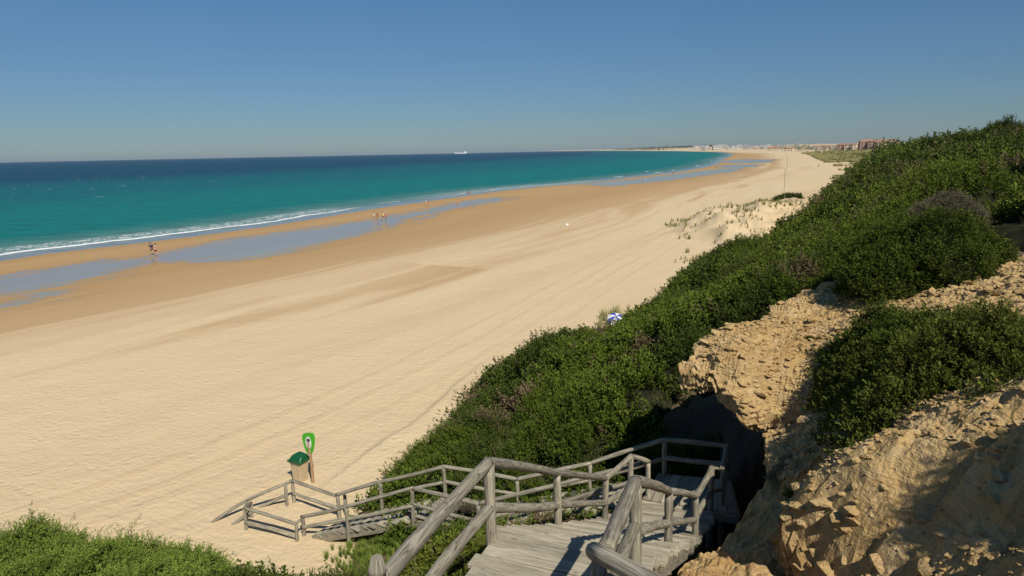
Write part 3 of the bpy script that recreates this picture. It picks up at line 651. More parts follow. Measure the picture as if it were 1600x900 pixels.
rail(['P6','A','Bc'],r=.055);rail(['P6','A','Bc'],'lower_rail',.48,r=.052);rail(['Bc','C'],r=.055);rail(['Bc','C'],'lower_rail',.48,r=.052)
rail(['C','D','E'],r=.055);rail(['C','D'],'lower_rail',.45,r=.05)
P5b=Tp['P5'];
log('handrail',[Tp['J'],onz(861,760,5.05),np.array([3.0,14.95,5.75])],.055)
log('lower_rail',[mid('J',.5),onz(875,784,4.45),np.array([3.0,14.95,5.35])],.055)
rail(['J','F'],r=.055);rail(['J','F'],'lower_rail',.45,r=.05)
rail(['F','G','Hh'],r=.055);rail(['F','G','Hh'],'lower_rail',.40,r=.05)
# upper rails that come down from the viewpoint
s0=onD(604,905,4.2);log('handrail',[Tp['P1']+[0,0,0],s0,s0+(s0-Tp['P1'])*.45],.062)
l0=onD(681,902,5.0);log('lower_rail',[mid('P1',.42),l0,l0+(l0-mid('P1',.42))*.8],.06)
st=onD(588,866,4.05);log('post',[st-[.0,0,2.6],st-[0,0,.12]],.072);log('post',[st-[0,0,.14],st-[0,0,.02]],.07,taper=.62)
n0=onD(946,862,4.35);log('handrail',[Tp['R1'],n0],.064)
n1=onD(969,878,4.8);log('lower_rail',[mid('R1',.5),n1,n1+(n1-mid('R1',.5))*.6],.058)
log('post',[onD(938,872,4.33)-[0,0,2.2],onD(938,872,4.33)],.065)
log('handrail',[onD(926,860,4.28),onD(968,882,4.02),onD(1013,908,3.8),onD(1070,945,3.5)],.064)
# boards
cntp=0
def boards(nm,La,Ra,n,over,wd,th=.045,sink=.0,spl=False):
    """n boards between left edge polyline La and right edge polyline Ra (top surface heights)"""
    global cntp
    La=[np.array(p,float) for p in La];Ra=[np.array(p,float) for p in Ra]
    def ev(pl,f):
        f*=len(pl)-1;i=min(int(f),len(pl)-2);return pl[i]*(1-(f-i))+pl[i+1]*(f-i)
    for i in range(n):
        f=(i+.5)/n;a=ev(La,f);b=ev(Ra,f);z=(a[2]+b[2])/2-th/2-sink;a=a.copy();b=b.copy();a[2]=z;b[2]=z
        d=(b-a)/np.linalg.norm(b-a);a=a-d*(over+random.uniform(-.04,.04));b=b+d*(over+random.uniform(-.04,.05))
        w=wd if not callable(wd) else wd(i)
        ob(nm,plankmesh(a-ro,b-ro,w,th+random.uniform(-.004,.004),M['plank']),root);cntp+=1
L0=B['P1']+[-.5,-1.3,0];R0=B['R1']+[-.5,-1.3,0]
boards('landing_board',[L0,B['P1']+[.06,.15,0]],[R0,B['R1']+[.06,.15,0]],7,.02,.205)
L00=L0+[-.45,-1.15,.55];R00=R0+[-.45,-1.15,.55]
boards('tread',[L0,L00],[R0,R00],3,.02,.3)
boards('tread',[B['P1']+[.1,.25,-.08],B['P2'],B['P3'],(2.72,14.05,5.05)],[B['R1']+[.1,.25,-.08],B['R2'],B['R3'],(4.25,13.85,5.05)],27,.14,.285)
# landing two: boards run away from the viewer
def quad(nm,a,b,c,d,n,wd):
    """boards from edge a-b to edge d-c"""
    for i in range(n):
        f=(i+.5)/n;p=np.array(a)*(1-f)+np.array(b)*f;q=np.array(d)*(1-f)+np.array(c)*f
        ob(nm,plankmesh(p-ro,q-ro,wd,.045,M['plank']),root)
quad('landing_board',(2.95,14.75,4.93),(4.95,14.0,4.93),(5.3,15.55,4.93),(3.62,16.0,4.93),10,.192)
boards('tread',[(2.75,14.95,4.8),(-.75,15.6,3.7)],[(3.45,16.05,4.8),(.15,16.95,3.7)],12,.06,.36)
quad('landing_board',(-.95,15.65,3.58),(.05,16.9,3.58),(-1.95,17.7,3.58),(-2.7,16.55,3.58),8,.185)
boards('tread',[(-2.85,16.58,3.48),tuple(H_-[-.35,.1,-.04])],[(-2.15,17.72,3.48),tuple(E_-[-.35,.1,-.04])],12,.05,.29)
def beam(a,b,wd=.07,th=.2):
    ob('stringer',plankmesh(np.array(a)-ro,np.array(b)-ro,wd,th,M['plank']),root)
for e0,e1 in ((B['P1'],B['P3']),(B['R1'],B['R3']),(B['P3'],np.array([2.8,14.3,5.0])),(B['R3'],np.array([4.4,14.,5.0]))): beam(e0-[0,0,.2],e1-[0,0,.2])
beam((2.9,14.95,4.65),(-.75,15.62,3.45));beam((3.45,16.0,4.65),(.1,16.9,3.45));beam((-.9,15.62,3.42),(-2.7,16.5,3.42));beam((0,16.9,3.42),(-2,17.65,3.42))
beam((-2.75,16.6,3.36),tuple(H_-[-.3,.1,.08]),th=.24);beam((-2.1,17.7,3.36),tuple(E_-[-.3,.1,.08]),th=.24)
beam((2.9,14.75,4.8),(4.95,14.0,4.8));beam((4.98,14.0,4.8),(5.3,15.5,4.8))
beam(L0-[0,0,.16],B['P1']-[0,0,.16]);beam(R0-[0,0,.16],B['R1']-[0,0,.16])
# ================= sand fence at the foot =================
fo=onz(450,800,2.3);froot=empty('wooden_fence',tuple(fo),'low grey log fence half buried in sand at the foot of the stairs','fence')
fp={}
for k,(u,v,tu,tv,z) in dict(K=(459,783,456.8,750.5,2.3),L=(449,788,446,756,2.3),Mm=(387,800,385,782,2.3),N=(385,826,381,794,2.3),O=(465.4,843,462.5,819,2.3),Q=(394,806,392.5,786,2.3),E2=(540.5,802,538,773,2.35)).items():
    b=onz(u,v,z);b[2]=gz(b);fp[k]=(b,np.array([b[0],b[1],topz(b,tu,tv)]))
def flog(nm,p,r=.05): log(nm,p,r,froot,fo)
for k,(b,t) in fp.items(): flog('post',[b-[0,0,.3],t],.05)
fm_=lambda k,f:fp[k][0]*(1-f)+fp[k][1]*f
L1_=onz(447,752,3.05);eT=Tp['E'];
flog('handrail',[fp['K'][1],eT-[.05,0,.03]]);flog('lower_rail',[fm_('K',.42),B['E']+[0,0,.3]])
flog('handrail',[fp['L'][1],fp['Mm'][1]]);flog('handrail',[fp['K'][1],fp['L'][1]]);flog('lower_rail',[fm_('L',.5),onz(404,789,2.32)-[0,0,.1]])
flog('handrail',[fp['Mm'][1],onz(331,814,2.3)-[0,0,.05]]);flog('lower_rail',[fm_('Q',.4),onz(362,818,2.3)-[0,0,.05]])
flog('handrail',[fp['N'][1],fp['O'][1]]);flog('lower_rail',[fm_('N',.35),fm_('O',.25)-[0,0,.02]]);flog('handrail',[fp['N'][1],fp['Q'][1]])
flog('handrail',[fp['O'][1],Tp['Hh']-[0,0,.08]],.045)
# ================= litter bin and sign post =================
def gpt(u,v,z=2.3): 
    p=onz(u,v,z);p[2]=gz(p);p2=onz(u,v,p[2]);p2[2]=gz(p2);return p2
def facet(name,verts,faces,mat,parent,smooth=False,bev=0):
    bm=bmesh.new();vs=[bm.verts.new(v) for v in verts]
    for f in faces: bm.faces.new([vs[i] for i in f])
    bmesh.ops.recalc_face_normals(bm,faces=bm.faces)
    if bev: bmesh.ops.bevel(bm,geom=list(bm.edges),offset=bev,segments=2,affect='EDGES')
    for f in bm.faces:f.smooth=smooth
    me=bpy.data.meshes.new(name);bm.to_mesh(me);bm.free();me.materials.append(mat);return ob(name,me,parent)
def loft(rings):
    n=len(rings[0]);V=[v for r in rings for v in r];Fs=[]
    for i in range(len(rings)-1):
        for j in range(n): Fs.append((i*n+j,i*n+(j+1)%n,(i+1)*n+(j+1)%n,(i+1)*n+j))
    Fs+= [tuple(range(n))[::-1],tuple(range((len(rings)-1)*n,len(rings)*n))];return V,Fs
def rr(a,b,c,z,k=4,cx=0,cy=0):
    o=[]
    for q,(sx,sy) in enumerate(((1,1),(-1,1),(-1,-1),(1,-1))):
        for i in range(k):
            t=(q+i/(k-1))*math.pi/2;o.append((cx+sx*(a-c)+c*math.cos(t),cy+sy*(b-c)+c*math.sin(t),z))
    return o
bb=gpt(470,750);br=empty('litter_bin',tuple(bb),'tapered beige litter bin with dark green hooded lid on the sand','litter bin',rz=math.radians(-28))
M['beige']=plain('beige_plastic',(.50,.40,.25),.55,.4,.05);M['dgreen']=plain('dark_green_plastic',(.008,.085,.03),.35,.5,.05);M['gsign']=plain('green_sign',(.06,.44,.018),.45,.4,.04);M['wht']=plain('white_panel',(.72,.72,.72),.4,.4,.04);M['brn']=plain('brown_post_wood',(.36,.22,.12),.8,.2,.2,14);M['dk']=plain('dark_plastic',(.04,.04,.045),.5,.4,.1)
facet('body',*loft([rr(.17,.16,.03,-.05),rr(.18,.17,.03,.05),rr(.235,.215,.04,.72)]),M['beige'],br)
facet('lid',*loft([rr(.27,.25,.05,.70),rr(.275,.255,.05,.75),rr(.22,.16,.05,.90,cy=.04),rr(.10,.06,.04,.97,cy=.07)]),M['dgreen'],br)
facet('hood_rim',*loft([rr(.30,.02,.015,.72,cy=-.25),rr(.27,.02,.015,.79,cy=-.24)]),M['dgreen'],br)
sb=gpt(489,754);sr=empty('sign_post',tuple(sb),'round brown wooden post carrying a loop shaped green sign beside the bin','sign post',rz=math.radians(-30))
ob('post',logmesh([(0,0,-.3),(-.05,0,1.45)],.05,M['brn'],seed=5),sr)
prof=[(330,180),(336,160),(360,142),(420,122),(478,110),(498,116),(511,145),(508,200),(495,265),(478,320),(455,365),(432,388),(405,392),(380,375),(355,330),(337,265),(328,215)]
P_=[((a-435)*.0031,1.80-(b-110)*.0029) for a,b in prof]
facet('sign_panel',[(x,-.005,z) for x,z in P_]+[(x,.025,z) for x,z in P_],[tuple(range(len(P_))),tuple(range(len(P_),2*len(P_)))]+[(i,(i+1)%len(P_),(i+1)%len(P_)+len(P_),i+len(P_)) for i in range(len(P_))],M['gsign'],sr)
ov=[(-.045+.13*math.cos(t),1.42+.215*math.sin(t)) for t in np.linspace(0,6.283,24,endpoint=False)]
n=24;facet('oval_plate',[(x,-.02,z) for x,z in ov]+[(x,-.007,z) for x,z in ov],[tuple(range(n)),tuple(range(n,2*n))]+[(i,(i+1)%n,(i+1)%n+n,i+n) for i in range(n)],M['wht'],sr)
ov=[(-.02+.075*math.cos(t),1.53+.04*math.sin(t)) for t in np.linspace(0,6.283,24,endpoint=False)]
facet('fitting',[(x,-.045,z) for x,z in ov]+[(x,-.02,z) for x,z in ov],[tuple(range(n)),tuple(range(n,2*n))]+[(i,(i+1)%n,(i+1)%n+n,i+n) for i in range(n)],M['dk'],sr)
# ================= scrub (uncountable) =================
stairlines=[[tuple(.5*(L0+R0)[:2]),tuple(.5*(B['P1']+B['R1'])[:2]),tuple(.5*(B['P3']+B['R3'])[:2]),(3.6,14.5)],[(4.2,15.1),(-.4,16.2),(-2.3,17.1),tuple(.5*(E_+H_)[:2])]]
def cheight(x,y,D):
    n=sstep(30,60,D);c1=domes(x,y,1.5,31,.5,.85);c2=domes(x,y,3.4,41,.5,.8)
    c3=domes(x,y,6.5,45,.45,.75);c0=domes(x,y,.85,35,.5,.8);return (1-n)*(.0+.32*c0+.5*c1+1.25*c2)+n*(.1+.6*c1+1.4*c2+1.5*c3)
def canopy(x,y,g=None,full=False):
    D=np.hypot(x,y);w=sdpoly(x,y,hillpoly);s=np.clip(D/30,.4,3)
    ed=w/s+(fbm(x*.7/s,y*.7/s,3,101)-.5)*1.6
    m=sstep(.0,1.1,ed)
    # clearings of bare sand on the hillside
    cl=0
    for (u,v,zz,rx,ry,ang) in ((1375,262,9.4,9,3.0,.9),(1408,248,10.5,6,1.6,.9),(1465,213,13.,7,2.5,.5),(1330,285,8,4,1.2,.9),(1420,262,10.3,3,1.0,.9)):
        c=onz(u,v,zz) if zz<12.5 else onD(u,v,120);a=math.atan2(c[0],c[1]);dx=(x-c[0]);dy=(y-c[1]);p=(dx*math.sin(a)+dy*math.cos(a))/rx/1.6;q=(dx*math.cos(a)-dy*math.sin(a))/ry
        cl=np.maximum(cl,np.exp(-(p*p+q*q)*1.2)+.35*(fbm(x*.5,y*.5,3,7)-.5)*np.exp(-(p*p+q*q)*.3))
    m=m*sstep(.5,.36,cl)
    dg=sdpoly(x,y,gully);m=m*sstep(.1,-.7,dg+(fbm(x,y,3,12)-.5))
    ds=np.full(x.shape,99.)
    for L in stairlines: ds=np.minimum(ds,seg_dist(x,y,L)[0])
    lim=.25+.9*sstep(.7,2.4,ds)+.2
    du=np.minimum(np.minimum(updist(x,y),19.3-y),16.8-x);m=m*sstep(.2,-.25,du);dtp=sstep(.2,-1.8,du)
    # bare sand pocket at the foot of the stairs
    for (cx,cy,r1) in ((-4.,14.2,2.3),(-5.8,16.5,2.4)):
        m=m*sstep(.8,1.15,np.hypot(x-cx,y-cy)/r1)
    ch=cheight(x,y,D);ch=np.where(ds<3,np.minimum(ch,lim),ch)
    ch=ch*(.4+.6*sstep(.3,4.5,ed))*(.25+.75*dtp);return m,ch*m
def scatter(u0,u1,D0,D1,n,size,seed,r):
    a=r.uniform(az(u0),az(u1),n);D=np.exp(r.uniform(math.log(D0),math.log(D1),n)) if False else np.sqrt(r.uniform(D0**2,D1**2,n))
    return D*np.sin(a),D*np.cos(a)
PTS=[];r=np.random.default_rng(77)
for (u0,u1,D0,D1,n,size) in ((-500,1250,8,16,17000,.38),(-100,1420,16,24,21000,.46),(500,1720,24,36,21000,.58),(700,1720,36,60,22000,.8),(900,1700,60,100,20000,1.15),(1150,1700,100,180,14000,1.7),(1200,1700,180,440,8000,3.)):
    x,y=scatter(u0,u1,D0,D1,n,size,0,r);m,ch=canopy(x,y);k=(r.random(n)<m*1.2-.1)&(fbm(x*2.6/max(size*2,1),y*2.6/max(size*2,1),3,606)<.62)&(domes(x,y,3.4,41,.5,.8)+.6*domes(x,y,1.5,31,.5,.85)>.22)&((domes(x,y,.85,35,.5,.8)>.2)|(np.hypot(x,y)>34))&((domes(x,y,1.5,31,.5,.85)>.2)|(np.hypot(x,y)<34)|(np.hypot(x,y)>90));x,y,ch=x[k],y[k],ch[k]
    g=ground(x,y);z=g+ch;e=max(.1,size*.5)
    def hh(a,b): return ground(a,b)+canopy(a,b)[1]
    zx=hh(x+e,y);zy=hh(x,y+e)
    N=unit(np.stack([-(zx-z)/e,-(zy-z)/e,np.ones_like(z)],-1))
    Z=unit(N*.7+np.array([-.08,.1,.7])+r.normal(0,.32,N.shape));S=size*(.55+.9*r.random(len(x)))
    PTS.append((np.stack([x,y,z-S*.7+r.normal(0,.05,len(x))*size/.3],-1),Z,S))
Pp=np.concatenate([a for a,_,_ in PTS]);Zz=np.concatenate([a for _,a,_ in PTS]);Ss=np.concatenate([a for _,_,a in PTS])
# rotation as euler from Z
def eul(Z,r):
    th=np.arccos(np.clip(Z[:,2],-1,1));ph=np.arctan2(Z[:,1],Z[:,0])
    # R = Rz(ph) Ry(th) Rz(spin)  -> XYZ euler
    sp_=r.uniform(0,6.28,len(Z));c1,s1=np.cos(ph),np.sin(ph);c2,s2=np.cos(th),np.sin(th);c3,s3=np.cos(sp_),np.sin(sp_)
    R=np.empty((len(Z),3,3));R[:,0,0]=c1*c2*c3-s1*s3;R[:,0,1]=-c1*c2*s3-s1*c3;R[:,0,2]=c1*s2;R[:,1,0]=s1*c2*c3+c1*s3;R[:,1,1]=-s1*c2*s3+c1*c3;R[:,1,2]=s1*s2;R[:,2,0]=-s2*c3;R[:,2,1]=s2*s3;R[:,2,2]=c2
    return np.stack([np.arctan2(R[:,2,1],R[:,2,2]),-np.arcsin(np.clip(R[:,2,0],-1,1)),np.arctan2(R[:,1,0],R[:,0,0])],-1)
def protocol(nm,protos,mats):
    """prototype meshes kept outside the scene, picked by index"""
    c=bpy.data.collections.new(nm);i=0
    for mat in mats:
        for pv,tp in protos:
            o=bpy.data.objects.new('%s_%02d'%(nm,i),meshnp(nm,pv,np.arange(len(pv)).reshape(-1,4),mat,False,dict(tip=('FLOAT',tp))));c.objects.link(o);i+=1
    return c,i
def stuff_instances(name,label,P,E,S,I,coll,base=None,mat=None):
    """one object: scattered pieces over an optional inner surface"""
    bv,bf=base if base else (np.zeros((0,3)),np.zeros((0,4),int))
    V=np.concatenate([bv,P]);nb=len(bv);n=len(P)
    pad=lambda a,w:np.concatenate([np.zeros((nb,)+a.shape[1:]),a])
    me=meshnp(name,V,bf,mat,True)
    for k,ty,a in (('erot','FLOAT_VECTOR',pad(E,3)),('esc','FLOAT',pad(S,1)),('pk','INT',pad(I,1).astype(np.int32)),('sel','FLOAT',np.concatenate([np.zeros(nb),np.ones(n)]))):
        at=me.attributes.new(k,ty,'POINT');at.data.foreach_set('vector' if ty=='FLOAT_VECTOR' else 'value',(a.astype(np.float32) if ty!='INT' else a).ravel())
    o=ob(name,me,kind='stuff',label=label)
    g=bpy.data.node_groups.new(name,'GeometryNodeTree');g.interface.new_socket('Geometry',in_out='INPUT',socket_type='NodeSocketGeometry');g.interface.new_socket('Geometry',in_out='OUTPUT',socket_type='NodeSocketGeometry')
    N=g.nodes;gi=N.new('NodeGroupInput');go=N.new('NodeGroupOutput');ci=N.new('GeometryNodeCollectionInfo');ci.inputs['Collection'].default_value=coll;ci.inputs['Separate Children'].default_value=True;ci.inputs['Reset Children'].default_value=True
    def na(nm,t):
        a=N.new('GeometryNodeInputNamedAttribute');a.data_type=t;a.inputs['Name'].default_value=nm;return a.outputs[0]
    ip=N.new('GeometryNodeInstanceOnPoints');L=g.links.new
    L(gi.outputs[0],ip.inputs['Points']);L(ci.outputs[0],ip.inputs['Instance']);ip.inputs['Pick Instance'].default_value=True;L(na('pk','INT'),ip.inputs['Instance Index']);L(na('erot','FLOAT_VECTOR'),ip.inputs['Rotation']);L(na('esc','FLOAT'),ip.inputs['Scale'])
    cp_=N.new('FunctionNodeCompare');cp_.data_type='FLOAT';cp_.operation='GREATER_THAN';L(na('sel','FLOAT'),cp_.inputs[0]);cp_.inputs[1].default_value=.5;L(cp_.outputs[0],ip.inputs['Selection'])
    j=N.new('GeometryNodeJoinGeometry');L(ip.outputs[0],j.inputs[0]);L(gi.outputs[0],j.inputs[0]);L(j.outputs[0],go.inputs[0])
    md=o.modifiers.new('scatter','NODES');md.node_group=g;return o
SPRn=SPRd
coll,nk=protocol('spray',SPRd+SPRb,[M['leaf'],M['leaf2'],M['heath']])
# kinds in patches: feathery juniper near the beach, rounder darker scrub higher up
x,y=Pp[:,0],Pp[:,1];kn=fbm(x/3.2,y/3.2,3,200)+.25*sstep(30,70,np.hypot(x,y))
nS=len(SPRd);tot=nS+len(SPRb)
broad=kn>.56;dark=fbm(x/5+7,y/5,3,210)+.22*sstep(28,60,np.hypot(x,y))>.57
I=np.where(broad,nS+r.integers(0,len(SPRb),len(x)),r.integers(0,nS,len(x)))+np.where(dark,tot,0);hea=(fbm(x/2.2+31,y/2.2,3,230)>.70)|(r.random(len(x))<.03);I=np.where(hea,I%tot+2*tot,I)
# inner surface
Dg=np.geomspace(7.5,440,330);Ag=np.linspace(az(-500),az(1720),420);X,Y=polar(Dg,Ag);m,ch=canopy(X,Y);G=ground(X,Y)
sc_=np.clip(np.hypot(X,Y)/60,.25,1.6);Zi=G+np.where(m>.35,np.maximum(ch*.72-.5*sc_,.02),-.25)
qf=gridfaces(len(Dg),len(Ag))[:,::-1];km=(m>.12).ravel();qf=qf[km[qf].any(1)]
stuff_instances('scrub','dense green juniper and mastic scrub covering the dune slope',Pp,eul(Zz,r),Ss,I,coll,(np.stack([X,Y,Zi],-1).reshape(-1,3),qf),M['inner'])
print('scrub sprays',len(Pp))
# ================= distinct shrubs =================
gr=lambda x,y:ground(x,y)
def zu(x,y):
    z,sd=rz(x,y);return z
rb=P2([(1335,705,9.0),(1305,665,8.8),(1292,620,8.6),(1268,590,8.6),(1275,555,8.8),(1330,525,9.0),(1375,510,9.4),(1420,492,9.8),(1470,476,10.1),(1560,470,10.4),(1680,470,10.9),(1720,600,10.2),(1600,625,10.0),(1500,640,9.6),(1400,668,9.2)])
shrub_poly('rock_shrub','large dark green mastic shrub sprawling in the hollow between two bare rock slopes','shrub',rb,1.0,zu,380,.28,M['leafm'],3,cell=.8,protos=SPRd+SPRb[:2])
lb=P2([(-200,872,3.1),(-60,862,3.1),(0,855,3.1),(95,828,3.1),(200,838,3.1),(300,834,3.1),(345,842,2.9),(365,872,2.8),(405,885,2.7),(455,910,2.7),(400,990,3.4),(200,1150,4.5),(-200,1150,4.5)])
shrub_poly('juniper_shrub','low bright green juniper sprawling over the sand in the bottom left corner','shrub',lb,2.0,gr,270,.36,M['leafb'],4,cell=.95,edge=.9,up=.9,spikes=110,protos=SPRd)
c=onD(1478,350,22.8);c[2]=10.5
shrub_dome('dry_shrub','round grey brown dry shrub rising above the green scrub behind the upper ledge','shrub',c,.95,1.05,M['grey'],5,dens=420,size=.26,rough=.18)
c=onD(1448,400,19.0)
for k,(dx,dy,R,h,lab) in enumerate(((5.0,.6,2.1,1.75,'green mastic shrub cut by the right edge beside the grey dome'),(0,0,1.9,1.85,'dark rounded mastic shrub at the upper end of the sandy ledge, below the grey dome'),)):
    shrub_dome('mastic_shrub',lab,'shrub',(c[0]+dx,c[1]+dy,9.45),R,h,M['leafm'],30+k,dens=200,size=.30,protos=SPRd+SPRb[:2],rough=.3)
c=onz(1248,745,7.3);shrub_dome('sage_shrub','small grey green cushion plant on the rock edge above the shaded gully','shrub',(c[0],c[1],7.15),.42,.5,M['sage'],6,dens=1500,size=.12,rough=.35)
c=onz(1240,775,7.2);shrub_dome('cushion_plant','tiny yellow green plant at the lower foot of the grey green cushion','plant',(c[0],c[1],7.15),.16,.18,M['leafb'],61,dens=2500,size=.08,rough=.35)
c=onD(1590,835,4.9);zz=float(zu(np.array([c[0]]),np.array([c[1]])));shrub_dome('rock_plant','small green plant on the shaded rock at the right edge','plant',(c[0],c[1],zz),.16,.16,M['leaf'],62,dens=2500,size=.08)
c=onD(1402,533,12.2);c=onz(1266,533,8.8);zz=float(zu(np.array([c[0]]),np.array([c[1]])));shrub_dome('ledge_plant','tiny dark tuft growing alone on the bare sandy ledge','plant',(c[0],c[1],zz),.10,.10,M['leaf2'],63,dens=3000,size=.07)
c=onz(1233,303,4.2);c=np.array([c[0],c[1],gr(c[:1],c[1:2])[0]+.5]);shrub_dome('dune_shrub','flat dark green shrub alone on top of the pale hummocky dune','shrub',tuple(c),2.9,1.5,M['leaf2'],7,dens=40,size=.6,rough=.5)
c=onz(1191,316,4.0);c[2]=gr(c[:1],c[1:2])[0];shrub_dome('dead_shrub','grey dead shrub on the crest of the pale hummocky dune','shrub',tuple(c),1.3,.9,M['grey'],8,dens=80,size=.4,rough=.5)
# small trees on the skyline
for k,(u,D_,hh,R,lab) in enumerate(((1558,92,3.0,2.3,'tallest dark rounded tree on the ridge skyline at right'),(1578,96,2.0,2.2,'broad dark tree just right of the tallest skyline tree'),(1541,95,1.7,2.0,'low dark tree just left of the tallest skyline tree'),(1489,112,1.7,1.2,'small lone tree on the middle of the ridge skyline'),(1478,118,1.1,1.5,'low bush like tree left of the small lone skyline tree'),(1527,104,1.5,1.2,'small pointed tree between the lone tree and the tallest group'))):
    p=uD(u,D_);zz=gr(p[:1],p[1:2])[0]+.9
    shrub_dome('ridge_tree',lab,'tree',(p[0],p[1],zz),R,hh*.8,M['leaf2'],80+k,dens=28,size=.75,rough=.5,group='small trees on the ridge skyline',trunk=True)
# unseen shrubs added beside the viewpoint to shade the right hand rock
for k,(x_,y_,R,h) in enumerate(((6.4,3.6,.9,1.0),(8.4,6.4,1.1,1.2))):
    zz=float(zu(np.array([x_]),np.array([y_])))
    shrub_dome('shade_shrub',('unseen shrub added for shade on the bluff nearest the viewpoint','unseen shrub added for shade on the bluff farther from the viewpoint')[k],'shrub',(x_,y_,zz-.1),R,h,M['leaf2'],90+k,dens=120,size=.35)
# twiggy heath by the landing
c=onz(735,790,4.0);c[2]=gr(c[:1],c[1:2])[0]+.3;shrub_dome('twiggy_shrub','tangle of bare grey twigs beside the middle landing of the stairs','shrub',tuple(c),.5,.5,M['grey'],9,dens=350,size=.22)
# ================= grass and litter (uncountable) =================
def blades(seed,n=34,h=1.,wd=.018,spread=.35):
    r=np.random.default_rng(seed);Vs=[];T_=[]
    for i in range(n):
        a=r.uniform(0,6.28);b=np.array([math.cos(a),math.sin(a),0]);s=np.array([-b[1],b[0],0]);l=h*(.5+.6*r.random());o=b*r.uniform(0,.12);w=wd*(.7+.6*r.random());k=spread*r.uniform(.3,1.3)
        p=[o,o+b*k*.25*l+np.array([0,0,.55*l]),o+b*k*l+np.array([0,0,l*(1-.25*k)])]
        Vs+=[p[0]-s*w,p[0]+s*w,p[1]+s*w*.8,p[1]-s*w*.8,p[1]-s*w*.8,p[1]+s*w*.8,p[2]+s*w*.15,p[2]-s*w*.15];T_+=[0,0,.3,.3,.3,.3,.8,.8]
    return np.array(Vs),np.array(T_)
BL_=[blades(s) for s in range(4)]
gcoll,gk=protocol('blade_tuft',BL_,[M['grass'],M['leafb']])
r=np.random.default_rng(5)
GP=[];GS=[];GI=[]
def gadd(x,y,s,kind):
    z=gr(x,y);GP.append(np.stack([x,y,z-.02],-1));GS.append(s);GI.append(r.integers(0,4,len(x))+kind*4)
# hummocky dune
n=9000;x=r.uniform(20,75,n);y=r.uniform(70,150,n);c=onz(1215,335,4.);g=((x-c[0])*.90-(y-c[1])*.42)/13;g2=((x-c[0])*.42+(y-c[1])*.90)/21
dn=np.exp(-(g**2+g2**2)*1.1);k=(fbm(x/2.6,y/4.5,3,400)>.60-.07*dn)&(dn>.22)&(r.random(n)<.75);x,y=x[k],y[k];gadd(x,y,r.uniform(.25,.7,len(x)),(r.random(len(x))<.25).astype(int)*1)
# far dunes
n=60000;a=r.uniform(az(1225),az(1400),n);D_=np.exp(r.uniform(math.log(150),math.log(1100),n));x=D_*np.sin(a);y=D_*np.cos(a);wd=sdpoly(x,y,landpoly);w_=sdpoly(x,y,hillpoly)
k=(wd>2)&(w_<5)&(fbm(x/14,y/26,4,410)>.54);x,y=x[k],y[k];gadd(x,y,r.uniform(.6,1.2,len(x))*np.clip(np.hypot(x,y)/300,.8,2.5),(r.random(len(x))<.12).astype(int))
# toe of the scrub and stair foot
for (u,v,z_,n,rad,s,kd) in ((985,492,2.8,90,1.6,.9,0),(580,855,2.6,160,.7,.28,1),(560,885,2.8,40,1.0,.3,1),(515,895,3,10,.5,.45,1),(610,840,3,120,.8,.3,1),(760,705,3.4,120,.9,.75,0),(1095,860,6.3,10,.3,.15,1),(1140,395,3,120,3,.6,0),(1110,398,3.,60,2,.6,0)):
    c=onz(u,v,z_);x=c[0]+r.normal(0,rad,n)*.7;y=c[1]+r.normal(0,rad,n)*.7;gadd(x,y,r.uniform(.6,1.2,n)*s,np.full(n,kd))
GP=np.concatenate(GP);GS=np.concatenate(GS);GI=np.concatenate(GI);E3=np.stack([r.normal(0,.12,len(GP)),r.normal(0,.12,len(GP)),r.uniform(0,6.28,len(GP))],-1)
stuff_instances('dune_grass','tufts of straw coloured and green dune grass',GP,E3,GS,GI,gcoll)
# loose stones on the rock
def stone(seed):
    r=np.random.default_rng(seed);bm=bmesh.new();bmesh.ops.create_icosphere(bm,subdivisions=1,radius=.5)
    pl=[unit(r.normal(0,1,3)) for _ in range(6)]
    for v in bm.verts:
        p=np.array(v.co)
        for q in pl:
            d=p@q
            if d>.30: p=p-q*(d-.30)
        v.co=Vector(p*np.array([1.25,.9,.45])*1.3)
    bm.verts.ensure_lookup_table();me=bpy.data.meshes.new('stone');bm.to_mesh(me);bm.free();me.materials.append(M['rock2']);return me
#
M['rock2']=rock_mat('loose_sandstone')
sc2=bpy.data.collections.new('stone_kinds')
for i in range(8): sc2.objects.link(bpy.data.objects.new('stone_kind_%02d'%i,stone(900+i)))
n=90000;D_=1.8+17*r.random(n)**1.5;a=r.uniform(.05,.85,n);x=D_*np.sin(a);y=D_*np.cos(a);z,sd=rz(x,y);k=(sd>.02)&(x/y<1.05)&(r.random(n)<.25+.75*sstep(.42,.6,fbm(x*.9,y*.9,3,500)));x,y,z=x[k],y[k],z[k]
S_=.018+.05*r.random(len(x))**3+.09*r.random(len(x))**14;S_=S_*np.clip(np.hypot(x,y)/8,.7,1.5)
ex=np.stack([r.normal(0,.3,len(x)),r.normal(0,.3,len(x)),r.uniform(0,6.28,len(x))],-1)
m_=(sd[:]*0+1)>0
n2=60000;D2=2+17*r.random(n2)**1.2;a2=r.uniform(.05,.85,n2);x2=D2*np.sin(a2);y2=D2*np.cos(a2);z2,s2_=rz(x2,y2);k=(s2_>.0)&(s2_<.45)&(r.random(n2)<.12);k|=(s2_>.45)&(r.random(n2)<.006)&(x2/y2<1.1)
x2,y2,z2=x2[k],y2[k],z2[k];n2=len(x2);x=np.concatenate([x,x2]);y=np.concatenate([y,y2]);z=np.concatenate([z,z2]);S_=np.concatenate([S_,r.uniform(.08,.30,n2)*(.5+.5*r.random(n2))]);ex=np.concatenate([ex,np.stack([r.normal(0,.15,n2),r.normal(0,.15,n2),r.uniform(0,6.28,n2)],-1)])
